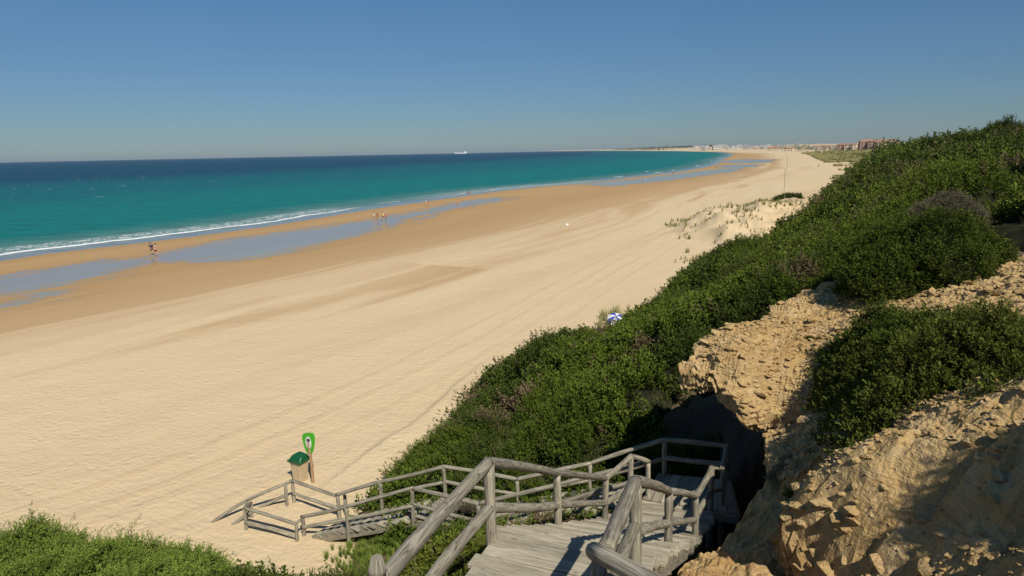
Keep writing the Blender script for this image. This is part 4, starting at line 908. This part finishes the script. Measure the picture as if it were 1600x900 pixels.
stuff_instances('loose_stones','loose flat sandstone chips strewn over the rock',np.stack([x,y,z+S_*.1],-1),ex,S_,r.integers(0,8,len(x)),sc2)
# a few distinct boulders
def boulder(lab,u,v,D_,s,seed,zoff=0.):
    r=np.random.default_rng(seed);c=onD(u,v,D_);c[2]=float(zu(c[:1],c[1:2])[0]);bm=bmesh.new();bmesh.ops.create_icosphere(bm,subdivisions=4,radius=.5)
    pl=[unit(r.normal(0,1,3)) for _ in range(9)];ql=[.27+.1*r.random() for _ in pl]
    for w in bm.verts:
        p=np.array(w.co)
        for q,t in zip(pl,ql):
            d=p@q
            if d>t: p=p-q*(d-t)*.92
        p=p*(1+.10*(float(fbm(np.array([p[0]*5+seed]),np.array([p[1]*5+p[2]*3]),3,seed)[0])-.5));w.co=Vector(p*np.array(s))
    me=bpy.data.meshes.new('boulder');bm.to_mesh(me);bm.free();me.materials.append(M['rock2']);o=ob('boulder',me,None,tuple(c+[0,0,zoff]),label=lab,category='boulder');o.rotation_euler=(.2,.1,r.uniform(0,6));o['group']='boulders on the near rock slope'
boulder('flat topped grey boulder at the foot of the near rock slope',1462,828,5.6,(.36,.26,.2),21,.0)
boulder('rounded ochre boulder at the bottom edge of the picture',1262,885,6.3,(.6,.4,.3),22,.02)

# ================= people =================
M['skin']=plain('skin',(.50,.29,.19),.6,.3,.05);M['tan']=plain('tanned_skin',(.36,.19,.11),.6,.3,.05);M['hair']=plain('dark_hair',(.03,.02,.015),.7,.3,.1)
def cloth(n,c): 
    if n not in M: M[n]=plain(n,c,.85,.2,.08)
    return M[n]
def skinmesh(name,V,Ed,R,mat,root=0,sub=1):
    me=bpy.data.meshes.new(name);me.from_pydata([tuple(v) for v in V],Ed,[]);o=bpy.data.objects.new(name,me);COL.objects.link(o)
    o.modifiers.new('s','SKIN').use_smooth_shade=True
    for i,d in enumerate(me.skin_vertices[0].data): d.radius=(R[i] if isinstance(R[i],tuple) else (R[i],R[i]));d.use_root=(i==root)
    sb_=o.modifiers.new('u','SUBSURF');sb_.levels=sub;sb_.render_levels=sub
    dg=bpy.context.evaluated_depsgraph_get();m2=bpy.data.meshes.new_from_object(o.evaluated_get(dg));bpy.data.objects.remove(o);bpy.data.meshes.remove(me)
    m2.name=name;m2.materials.clear();m2.materials.append(mat)
    for p in m2.polygons:p.use_smooth=True
    return m2
def person(label,u,v,face,top,bottom,h=1.7,stride=.5,lean=0.,bend=0.,skin='skin',hat=None,long=False,z=.26,group=None,armup=0.,pack=None):
    p=onz(u,v,z);zg=max(gr(p[:1],p[1:2])[0],0.0)
    s=h/1.75;root=empty('person',(p[0],p[1],zg),label,'person',group,rz=face)
    V=lambda *a:np.array(a)*s
    hip=V(0,0,.93);w=math.sin(lean+bend);c_=math.cos(lean+bend)
    T=lambda f,x=0,yy=0:hip+V(x,w*f+yy,c_*f)     # along the spine
    la=stride*.32
    P=[hip,T(.25),T(.46),T(.56),T(.66),T(.78),
       T(.47,-.19),T(.20,-.25,.10+la*.4),T(-.02,-.24,.20+la*.7), T(.47,.19),T(.20,.25,.06-la*.5),T(-.02,.25,.10-la),
       hip+V(-.09,0,-.06),V(-.10,la*.75+.05,.50),V(-.10,la*1.1-.02,.09),V(-.10,la*1.1+.14,.03), hip+V(.09,0,-.06),V(.10,-la*.55+.06,.50),V(.10,-la*1.2-.04,.10),V(.10,-la*1.2+.10,.03),
       T(-.11,-.23,.24+la*.8),T(-.11,.25,.12-la*1.1),T(.67,0,.10)]
    if armup:
        P[10]=T(.62,.32,.08);P[11]=T(.84,.26,.12);P[21]=T(.93,.24,.12)
    Ed=[(0,1),(1,2),(2,3),(3,4),(4,5),(2,6),(6,7),(7,8),(2,9),(9,10),(10,11),(0,12),(12,13),(13,14),(14,15),(0,16),(16,17),(17,18),(18,19),(8,20),(11,21),(4,22)]
    R=[(.15,.11),(.13,.10),(.15,.10),.055,.095,.085,.06,.042,.032,.06,.042,.032,.095,.06,.04,.035,.095,.06,.04,.035,.035,.035,.03]
    R=[tuple(a*s for a in r_) if isinstance(r_,tuple) else r_*s for r_ in R]
    ob('body',skinmesh('body',P,Ed,R,M[skin]),root)
    if bottom:
        ob('shorts',skinmesh('shorts',[P[0]+V(0,0,.08),P[0],P[12],P[12]*.45+P[13]*.55,P[16],P[16]*.45+P[17]*.55],[(0,1),(1,2),(2,3),(1,4),(4,5)],[tuple(a*s for a in q) for q in ((.155,.12),(.17,.13),(.115,.11),(.10,.095),(.115,.11),(.10,.095))],bottom,1),root)
    if top:
        ob('shirt',skinmesh('shirt',[P[0]+V(0,0,.02),P[1],P[2],P[6],P[6]*.4+P[7]*.6,P[9],P[9]*.4+P[10]*.6],[(0,1),(1,2),(2,3),(3,4),(2,5),(5,6)],[tuple(a*s for a in q) for q in ((.165,.13),(.155,.125),(.165,.125),(.08,.08),(.065,.065),(.08,.08),(.065,.065))],top,1),root)
    def blob(nm,c,r3,mat):
        bm=bmesh.new();bmesh.ops.create_uvsphere(bm,u_segments=12,v_segments=8,radius=1)
        for q in bm.verts: q.co=Vector((q.co.x*r3[0]*s+c[0],q.co.y*r3[1]*s+c[1],q.co.z*r3[2]*s+c[2]))
        for f in bm.faces:f.smooth=True
        me=bpy.data.meshes.new(nm);bm.to_mesh(me);bm.free();me.materials.append(mat);ob(nm,me,root)
    hd=T(.75,0,-.02)
    blob('hair',hd,(.10,.115,.105 if not long else .15),M['hair'])
    if hat: blob('hat',T(.81),(.16,.17,.055),hat)
    if pack: blob('backpack',T(.32,0,-.17),(.16,.12,.23),pack)
    return root
gA='walkers at the edge of the sea'
sd_=math.radians
white=cloth('white_cloth',(.75,.75,.75));navy=cloth('navy_cloth',(.02,.025,.07));black=cloth('black_cloth',(.02,.02,.022));yel=cloth('yellow_cloth',(.75,.55,.12));red=cloth('red_cloth',(.45,.06,.05));pink=cloth('pink_cloth',(.65,.16,.20));grn_=cloth('grey_green_cloth',(.16,.22,.18));blu=cloth('blue_cloth',(.06,.12,.35))
person('stooping person in navy with a dark backpack walking on the wet sand',238.5,399,sd_(60),navy,navy,1.75,.9,.15,.25,pack=navy)
person('bare chested person in dark shorts walking next to the person with the backpack',244.5,401,sd_(50),None,black,1.72,.6,.05)
person('person in a white shirt at the left end of the group of four',584.5,344.5,sd_(100),white,grn_,1.6,.8,.05)
person('person in brownish red swimwear second from left in the group of four',590.3,344,sd_(80),red,red,1.5,.3,0,skin='tan')
person('person in yellow top and dark shorts in the group of four',599,344.6,sd_(200),yel,black,1.65,.4,.05,armup=0)
person('person in pink with a white hat at the right end of the group of four',603.2,344.4,sd_(150),pink,pink,1.55,.3,0,hat=white,skin='tan')
person('person in a white shirt walking close beside one in black',666,321.5,sd_(-60),white,cloth('tan_cloth',(.4,.25,.15)),1.6,.8,.05)
person('person in a black top walking close beside one in white',669.3,321.3,sd_(-70),black,cloth('rust_cloth',(.4,.15,.08)),1.6,.8,.05)
person('dark haired bather alone on the narrow sand strip between sea and pool',715,322.3,sd_(180),None,red,1.6,.4,0,long=True)
person('person in dark clothes standing left in a pair at the foam edge',731,306,sd_(10),black,black,1.6,.3,0)
person('person in dark shorts standing right in a pair at the foam edge',735,305.8,sd_(-30),grn_,black,1.6,.3,0)
person('person in a white top with bare legs alone near the waterline',766,301.3,sd_(120),white,None,1.65,.6,0,skin='tan')
for (u,v,lab,tp_) in ((979,277.8,'tiny dark figure left of the other two walking on the far sand bank',black),(1004,280,'tiny dark figure between two others near the far shallow sheet of water',navy),(1052,273.5,'tiny dark figure in the middle of the far shallow sheet of water',black),(1119,263.5,'tiny dark figure at the upper edge of the far shallow water',navy),(1154,251,'tiny distant bather on the far flats nearest the sea',red),(1172,250,'tiny distant bather in the middle of the far flats',blu),(1207,253.5,'tiny distant bather at the landward tip of the far pool',navy),(1279,262,'tiny lone figure on the dry sand beneath the far dunes',black)):
    person(lab,u,v,u,tp_,black,1.75,.5,0,z=.26 if u<1250 else 2.2,group='tiny distant figures on the far beach')
c=onz(886,359.7,1.5);c[2]=gr(c[:1],c[1:2])[0];facet('beach_bag',*loft([rr(.20,.12,.06,-.02),rr(.22,.15,.07,.12),rr(.14,.08,.04,.26)]),white,None)
o=[x for x in COL.objects if x.name.startswith('beach_bag')][0];o.location=tuple(c);o['label']='small white bag lying alone on the open dry sand';o['category']='bag'
# ================= parasol =================
c=onD(962,499,40);g=gr(c[:1],c[1:2])[0];ur=empty('beach_parasol',(c[0],c[1],g),'tilted beach parasol with blue and white panels behind the edge of the scrub','parasol')
tilt=Matrix.Rotation(sd_(38),4,'X');hz_=c[2]-g
def para():
    bm=bmesh.new();ap=bm.verts.new((0,0,.32));n=16;R=.52;k=3;rings=[]
    for j in range(1,k+1):
        f=j/k;rings.append([bm.verts.new((R*f*math.cos(2*math.pi*i/n)*(1 if i%2==0 else .95),R*f*math.sin(2*math.pi*i/n)*(1 if i%2==0 else .95),.32*(1-f**1.7))) for i in range(n)])
    for i in range(n):
        f=bm.faces.new((ap,rings[0][i],rings[0][(i+1)%n]));f.material_index=(i//2)%2
        for j in range(k-1):
            f=bm.faces.new((rings[j][i],rings[j+1][i],rings[j+1][(i+1)%n],rings[j][(i+1)%n]));f.material_index=(i//2)%2
    for v in bm.verts: v.co=tilt@v.co
    me=bpy.data.meshes.new('canopy');bm.to_mesh(me);bm.free();me.materials.append(cloth('parasol_blue',(.05,.09,.42)));me.materials.append(white);return me
pc=ob('canopy',para(),ur,(0,0,hz_));sm=pc.modifiers.new('t','SOLIDIFY');sm.thickness=.01
ax=tilt@Vector((0,0,1));ob('pole',logmesh([(0,0,-.3),(0,0,hz_-.55),tuple(Vector((0,0,hz_))+ax*.02),tuple(Vector((0,0,hz_))+ax*.4)],.022,white,wob=0),ur)
ob('beach_towel',plankmesh((-.9,-.6,.03),(.9,-.6,.03),.8,.02,blu),None)
o=COL.objects['beach_towel'];o.location=(c[0]+.3,c[1]+.6,g);o['label']='blue towel spread under the beach parasol';o['category']='towel'
gp_=plain('grey_pole',(.28,.25,.2),.7,.2,.1)
# marker pole behind the dune shrub
p=uD(1225,150);g=gr(p[:1],p[1:2])[0];top=topz(p,1226,263);o=ob('marker_pole',logmesh([(0,0,-.3),(0,0,top-g)],.045,gp_,wob=0,n=6),None,(p[0],p[1],g),label='thin tall pole standing behind the dark shrub on the dune',category='pole')
p=uD(1227.5,330);g=gr(p[:1],p[1:2])[0];o=ob('marker_pole',logmesh([(0,0,-.3),(0,0,topz(p,1227,243)-g)],.07,gp_,wob=0,n=6),None,(p[0],p[1],g),label='fainter second pole farther up the beach above the first',category='pole')
# driftwood branches on the ledge
for (u,v,u2,v2,lab) in ((1290,512,1325,513,'dark straight dead branch lying across the sandy ledge'),(1300,517,1325,528,'pale short dead branch lying just below the dark one')):
    a=onz(u,v,9.05);b=onz(u2,v2,9.1);a[2]=zu(a[:1],a[1:2])[0]+.04;b[2]=zu(b[:1],b[1:2])[0]+.04;cc_=(a+b)/2
    ob('dead_branch',logmesh([tuple(a-cc_),(0,0,.04),tuple(b-cc_)],.022,M['bark'] if v<515 else M['wood'],taper=.6),None,tuple(cc_),label=lab,category='branch')
# ================= ship =================
c=onD(719.5,238,9000);sr_=empty('cargo_ship',(c[0],c[1],0),'long white ship with its bridge at the right end, alone on the horizon','ship',rz=-math.atan2(c[0],c[1])+.12)
white2=plain('ship_white',(.8,.8,.8),.5,.3,.03);gy=plain('ship_grey',(.35,.4,.45),.5,.3,.05)
def box(nm,x0,x1,y0,y1,z0,z1,mat,par,bev=0): return facet(nm,[(x0,y0,z0),(x1,y0,z0),(x1,y1,z0),(x0,y1,z0),(x0,y0,z1),(x1,y0,z1),(x1,y1,z1),(x0,y1,z1)],[(0,1,2,3),(4,5,6,7),(0,1,5,4),(1,2,6,5),(2,3,7,6),(3,0,4,7)],mat,par,bev=bev)
facet('hull',[(-80,0,-3),(-70,-12,-3),(76,-12,-3),(80,-8,-3),(80,8,-3),(76,12,-3),(-70,12,-3),(-88,0,13),(-72,-13,12),(76,-13,11),(82,-8,12),(82,8,12),(76,13,11),(-72,13,12)],[(0,1,2,3,4,5,6),(7,8,9,10,11,12,13)]+[(i,(i+1)%7,(i+1)%7+7,i+7) for i in range(7)],white2,sr_)
box('superstructure',48,74,-11,11,11,24,white2,sr_);box('bridge',50,60,-12,12,24.1,28,white2,sr_);box('funnel',66,72,-3,3,24.1,33,white2,sr_);box('forecastle',-80,-66,-8,8,12.2,17,white2,sr_);box('mast',-73,-71,-1,1,17.1,24,gy,sr_)
# ================= distant town =================
r=np.random.default_rng(42)
M['bw']=plain('whitewash',(.50,.48,.44),.9,.1,.04,.05);M['bc']=plain('cream_render',(.62,.52,.38),.9,.1,.05,.05);M['bt']=plain('terracotta_roof',(.32,.19,.13),.9,.1,.1,.2);M['br']=plain('red_render',(.33,.22,.17),.9,.1,.08,.05);M['win']=plain('dark_window',(.03,.035,.045),.2,.5,.02)
def building(root,w,d,h,wall,roof,storeys,pitched):
    V_=[];
    ob_=[box('wall',-w/2,w/2,-d/2,d/2,-2,h,wall,root)]
    if r.random()<.6:
        k=r.uniform(.35,.6);box('wall',-w*k/2+w*.1,w*k/2+w*.1,-d*.3,d*.3,h+.01,h+3,wall,root)
    bm=bmesh.new()
    n=max(3,int(w/4.5))
    for s_ in range(storeys):
        for i in range(n):
            x=(i+.5)/n*w-w/2;z=(s_+.35)*h/storeys
            bmesh.ops.create_cube(bm,size=1,matrix=Matrix.Translation((x,-d/2,z+.6))@Matrix.Diagonal((w/n*.4,.3,h/storeys*.42,1)))
    me=bpy.data.meshes.new('window');bm.to_mesh(me);bm.free();me.materials.append(M['win']);ob('window',me,root)
    if pitched:
        facet('roof',[(-w/2-.5,-d/2-.5,h),(w/2+.5,-d/2-.5,h),(w/2+.5,d/2+.5,h),(-w/2-.5,d/2+.5,h),(-w/2+d*.3,0,h+d*.26),(w/2-d*.3,0,h+d*.26)],[(0,1,2,3),(0,1,5,4),(2,3,4,5),(1,2,5),(3,0,4)],roof,root)
    else: box('roof',-w/2-.3,w/2+.3,-d/2-.3,d/2+.3,h-.6,h+.003,wall,root)
def place(u,D_,topv,w,wall,roof,st,pit,lab,group=None,cat='building'):
    p=uD(u,D_);g=float(gr(p[:1],p[1:2])[0]);h=max(3.2*st,topz(p,u,topv)-g-(w*.12 if pit else 0));h=min(h,16)
    rt=empty('building',(p[0],p[1],g),lab,cat,group,rz=-math.atan2(p[0],p[1])+r.uniform(-.4,.4));building(rt,w,w*r.uniform(.45,.7),h,wall,roof,st,pit)
# white seafront town
for i in range(46):
    u=r.uniform(1078,1248);D_=r.uniform(2700,4200);st=int(r.integers(2,5))
    place(u,D_,r.uniform(228,231),r.uniform(14,34),M['bw'],M['bt'],st,False,'small white flat roofed block in the distant seafront town','white blocks of the distant seafront town')
for i in range(16):
    u=r.uniform(1175,1345);D_=r.uniform(1500,2600)
    place(u,D_,226-(u-1390)*.02+1.5+r.uniform(0,1.5),r.uniform(12,24),M['bc'] if i%2 else M['bw'],M['bt'],2,True,'pale villa with a tiled roof among trees behind the far dunes','villas among trees behind the far dunes')
place(1122,3500,226,70,M['bw'],M['bt'],5,False,'largest white block standing out above the distant town')
for (u,D_,tv,w,wall,st,lab) in ((1311,1250,224.5,16,M['br'],3,'pinkish apartment block at the left end of the resort row'),(1322,1240,224.5,14,M['bc'],3,'pale apartment block just right of the pinkish one'),(1334,1230,224,17,M['bc'],3,'cream apartment block left of the red hotel'),(1350,1180,223,24,M['br'],4,'dark red hotel wing with tiled roof'),(1363,1170,221.8,22,M['br'],4,'taller middle part of the red hotel with tiled roof'),(1380,1160,222,30,M['bc'],4,'cream hotel wing with long orange tiled roof at the right end')):
    place(u,D_,tv,w,wall,M['bt'],st,True,lab)
# trees of the far shore
def far_pts(n,u0,u1,D0,D1,size,dz=0):
    a=r.uniform(az(u0),az(u1),n);D_=r.uniform(D0,D1,n);x=D_*np.sin(a);y=D_*np.cos(a);z,t,*_=ground(x,y,True);wd=sdpoly(x,y,landpoly) if D0<2600 else np.full(n,99.)
    k=(t>60)&((wd>60)|((wd>8)&(fbm(x/20,y/30,3,99)>.55)));x,y,z=x[k],y[k],z[k];return np.stack([x,y,z-size*.2],-1),r.uniform(.6,1.3,len(x))*size
FP=[far_pts(1800,925,1110,4500,9500,17),far_pts(700,1080,1260,2500,4300,8),far_pts(900,1170,1420,1050,2600,6),far_pts(500,1270,1400,500,1050,4.),far_pts(420,1285,1400,230,520,2.2)]
P_a=np.concatenate([a for a,_ in FP]);S_a=np.concatenate([b for _,b in FP]);Z_a=unit(r.normal(0,.35,P_a.shape)+np.array([0,0,1.]))
stuff_instances('far_woodland','dark trees and scrub along the far shore and around the town',P_a,eul(Z_a,r),S_a,r.integers(tot,tot*2,len(P_a)),coll)
# ================= haze =================
def haze():
    bm=bmesh.new();bmesh.ops.create_cube(bm,size=1);me=bpy.data.meshes.new('haze');bm.to_mesh(me);bm.free()
    m=bpy.data.materials.new('haze');m.use_nodes=True;nt=m.node_tree;nt.nodes.clear();o=nt.nodes.new('ShaderNodeOutputMaterial');v=nt.nodes.new('ShaderNodeVolumePrincipled')
    v.inputs['Color'].default_value=(.72,.85,1,1);v.inputs['Density'].default_value=4e-5;v.inputs['Anisotropy'].default_value=.2;nt.links.new(v.outputs[0],o.inputs['Volume']);me.materials.append(m)
    h=ob('haze',me,None,(0,0,22),kind='stuff',label='thin sea haze in the air');h.scale=(33000,33000,54+8)
haze()
SAZ=158
# ================= camera, light, sky =================
cd=bpy.data.cameras.new('camera');cam=bpy.data.objects.new('camera',cd);COL.objects.link(cam);SC.camera=cam
cd.sensor_width=36;cd.lens=F*36/1600;cd.clip_start=.05;cd.clip_end=90000
cp,sp=math.cos(pitch),math.sin(pitch);R_=Vector((1,0,0));Fw=Vector((0,cp,-sp));Dn=Vector((0,-sp,-cp))
ix=(R_*hx[0]+Dn*nn[0]).normalized();iy=-(R_*hx[1]+Dn*nn[1]).normalized();iz=-Fw
mt=Matrix((ix,iy,iz)).transposed().to_4x4();mt.translation=Vector((0,0,H));cam.matrix_world=mt
SUN_EL=math.radians(47);saz=math.radians(SAZ)
sd=Vector((math.sin(saz)*math.cos(SUN_EL),math.cos(saz)*math.cos(SUN_EL),math.sin(SUN_EL)))
ld=bpy.data.lights.new('sun','SUN');ld.energy=4.75;ld.angle=math.radians(.53);ld.color=(1,.93,.82)
lo=bpy.data.objects.new('sun',ld);COL.objects.link(lo);lo.rotation_euler=sd.to_track_quat('Z','Y').to_euler();lo.location=(0,0,60)
W=bpy.data.worlds.new('World');SC.world=W;W.use_nodes=True;nt=W.node_tree;nt.nodes.clear()
o=nt.nodes.new('ShaderNodeOutputWorld');b=nt.nodes.new('ShaderNodeBackground');s=nt.nodes.new('ShaderNodeTexSky')
s.sky_type='NISHITA';s.sun_disc=False;s.sun_elevation=SUN_EL;s.sun_rotation=saz;s.altitude=0;s.air_density=1.;s.dust_density=.15;s.ozone_density=2.
b.inputs[1].default_value=.057;mx=nt.nodes.new('ShaderNodeMix');mx.data_type='RGBA';mx.blend_type='MULTIPLY';mx.inputs[0].default_value=1;mx.inputs[7].default_value=(.82,.95,1.12,1);tc=nt.nodes.new('ShaderNodeTexCoord');sx=nt.nodes.new('ShaderNodeSeparateXYZ');nt.links.new(tc.outputs['Generated'],sx.inputs[0]);mr=nt.nodes.new('ShaderNodeMapRange');mr.interpolation_type='SMOOTHSTEP';mr.inputs[1].default_value=0;mr.inputs[2].default_value=.28;nt.links.new(sx.outputs[2],mr.inputs[0])
m2=nt.nodes.new('ShaderNodeMix');m2.data_type='RGBA';m2.inputs[6].default_value=(.50,.69,.96,1);m2.inputs[7].default_value=(.60,.93,1.18,1);nt.links.new(mr.outputs[0],m2.inputs[0]);nt.links.new(m2.outputs[2],mx.inputs[7]);nt.links.new(s.outputs[0],mx.inputs[6]);nt.links.new(mx.outputs[2],b.inputs[0]);nt.links.new(b.outputs[0],o.inputs[0])
SC.view_settings.view_transform='Standard';SC.view_settings.look='None';SC.view_settings.gamma=1;SC.view_settings.exposure=0
SC.render.resolution_x=1024;SC.render.resolution_y=576
SC.render.engine='CYCLES'
SC.cycles.max_bounces=6
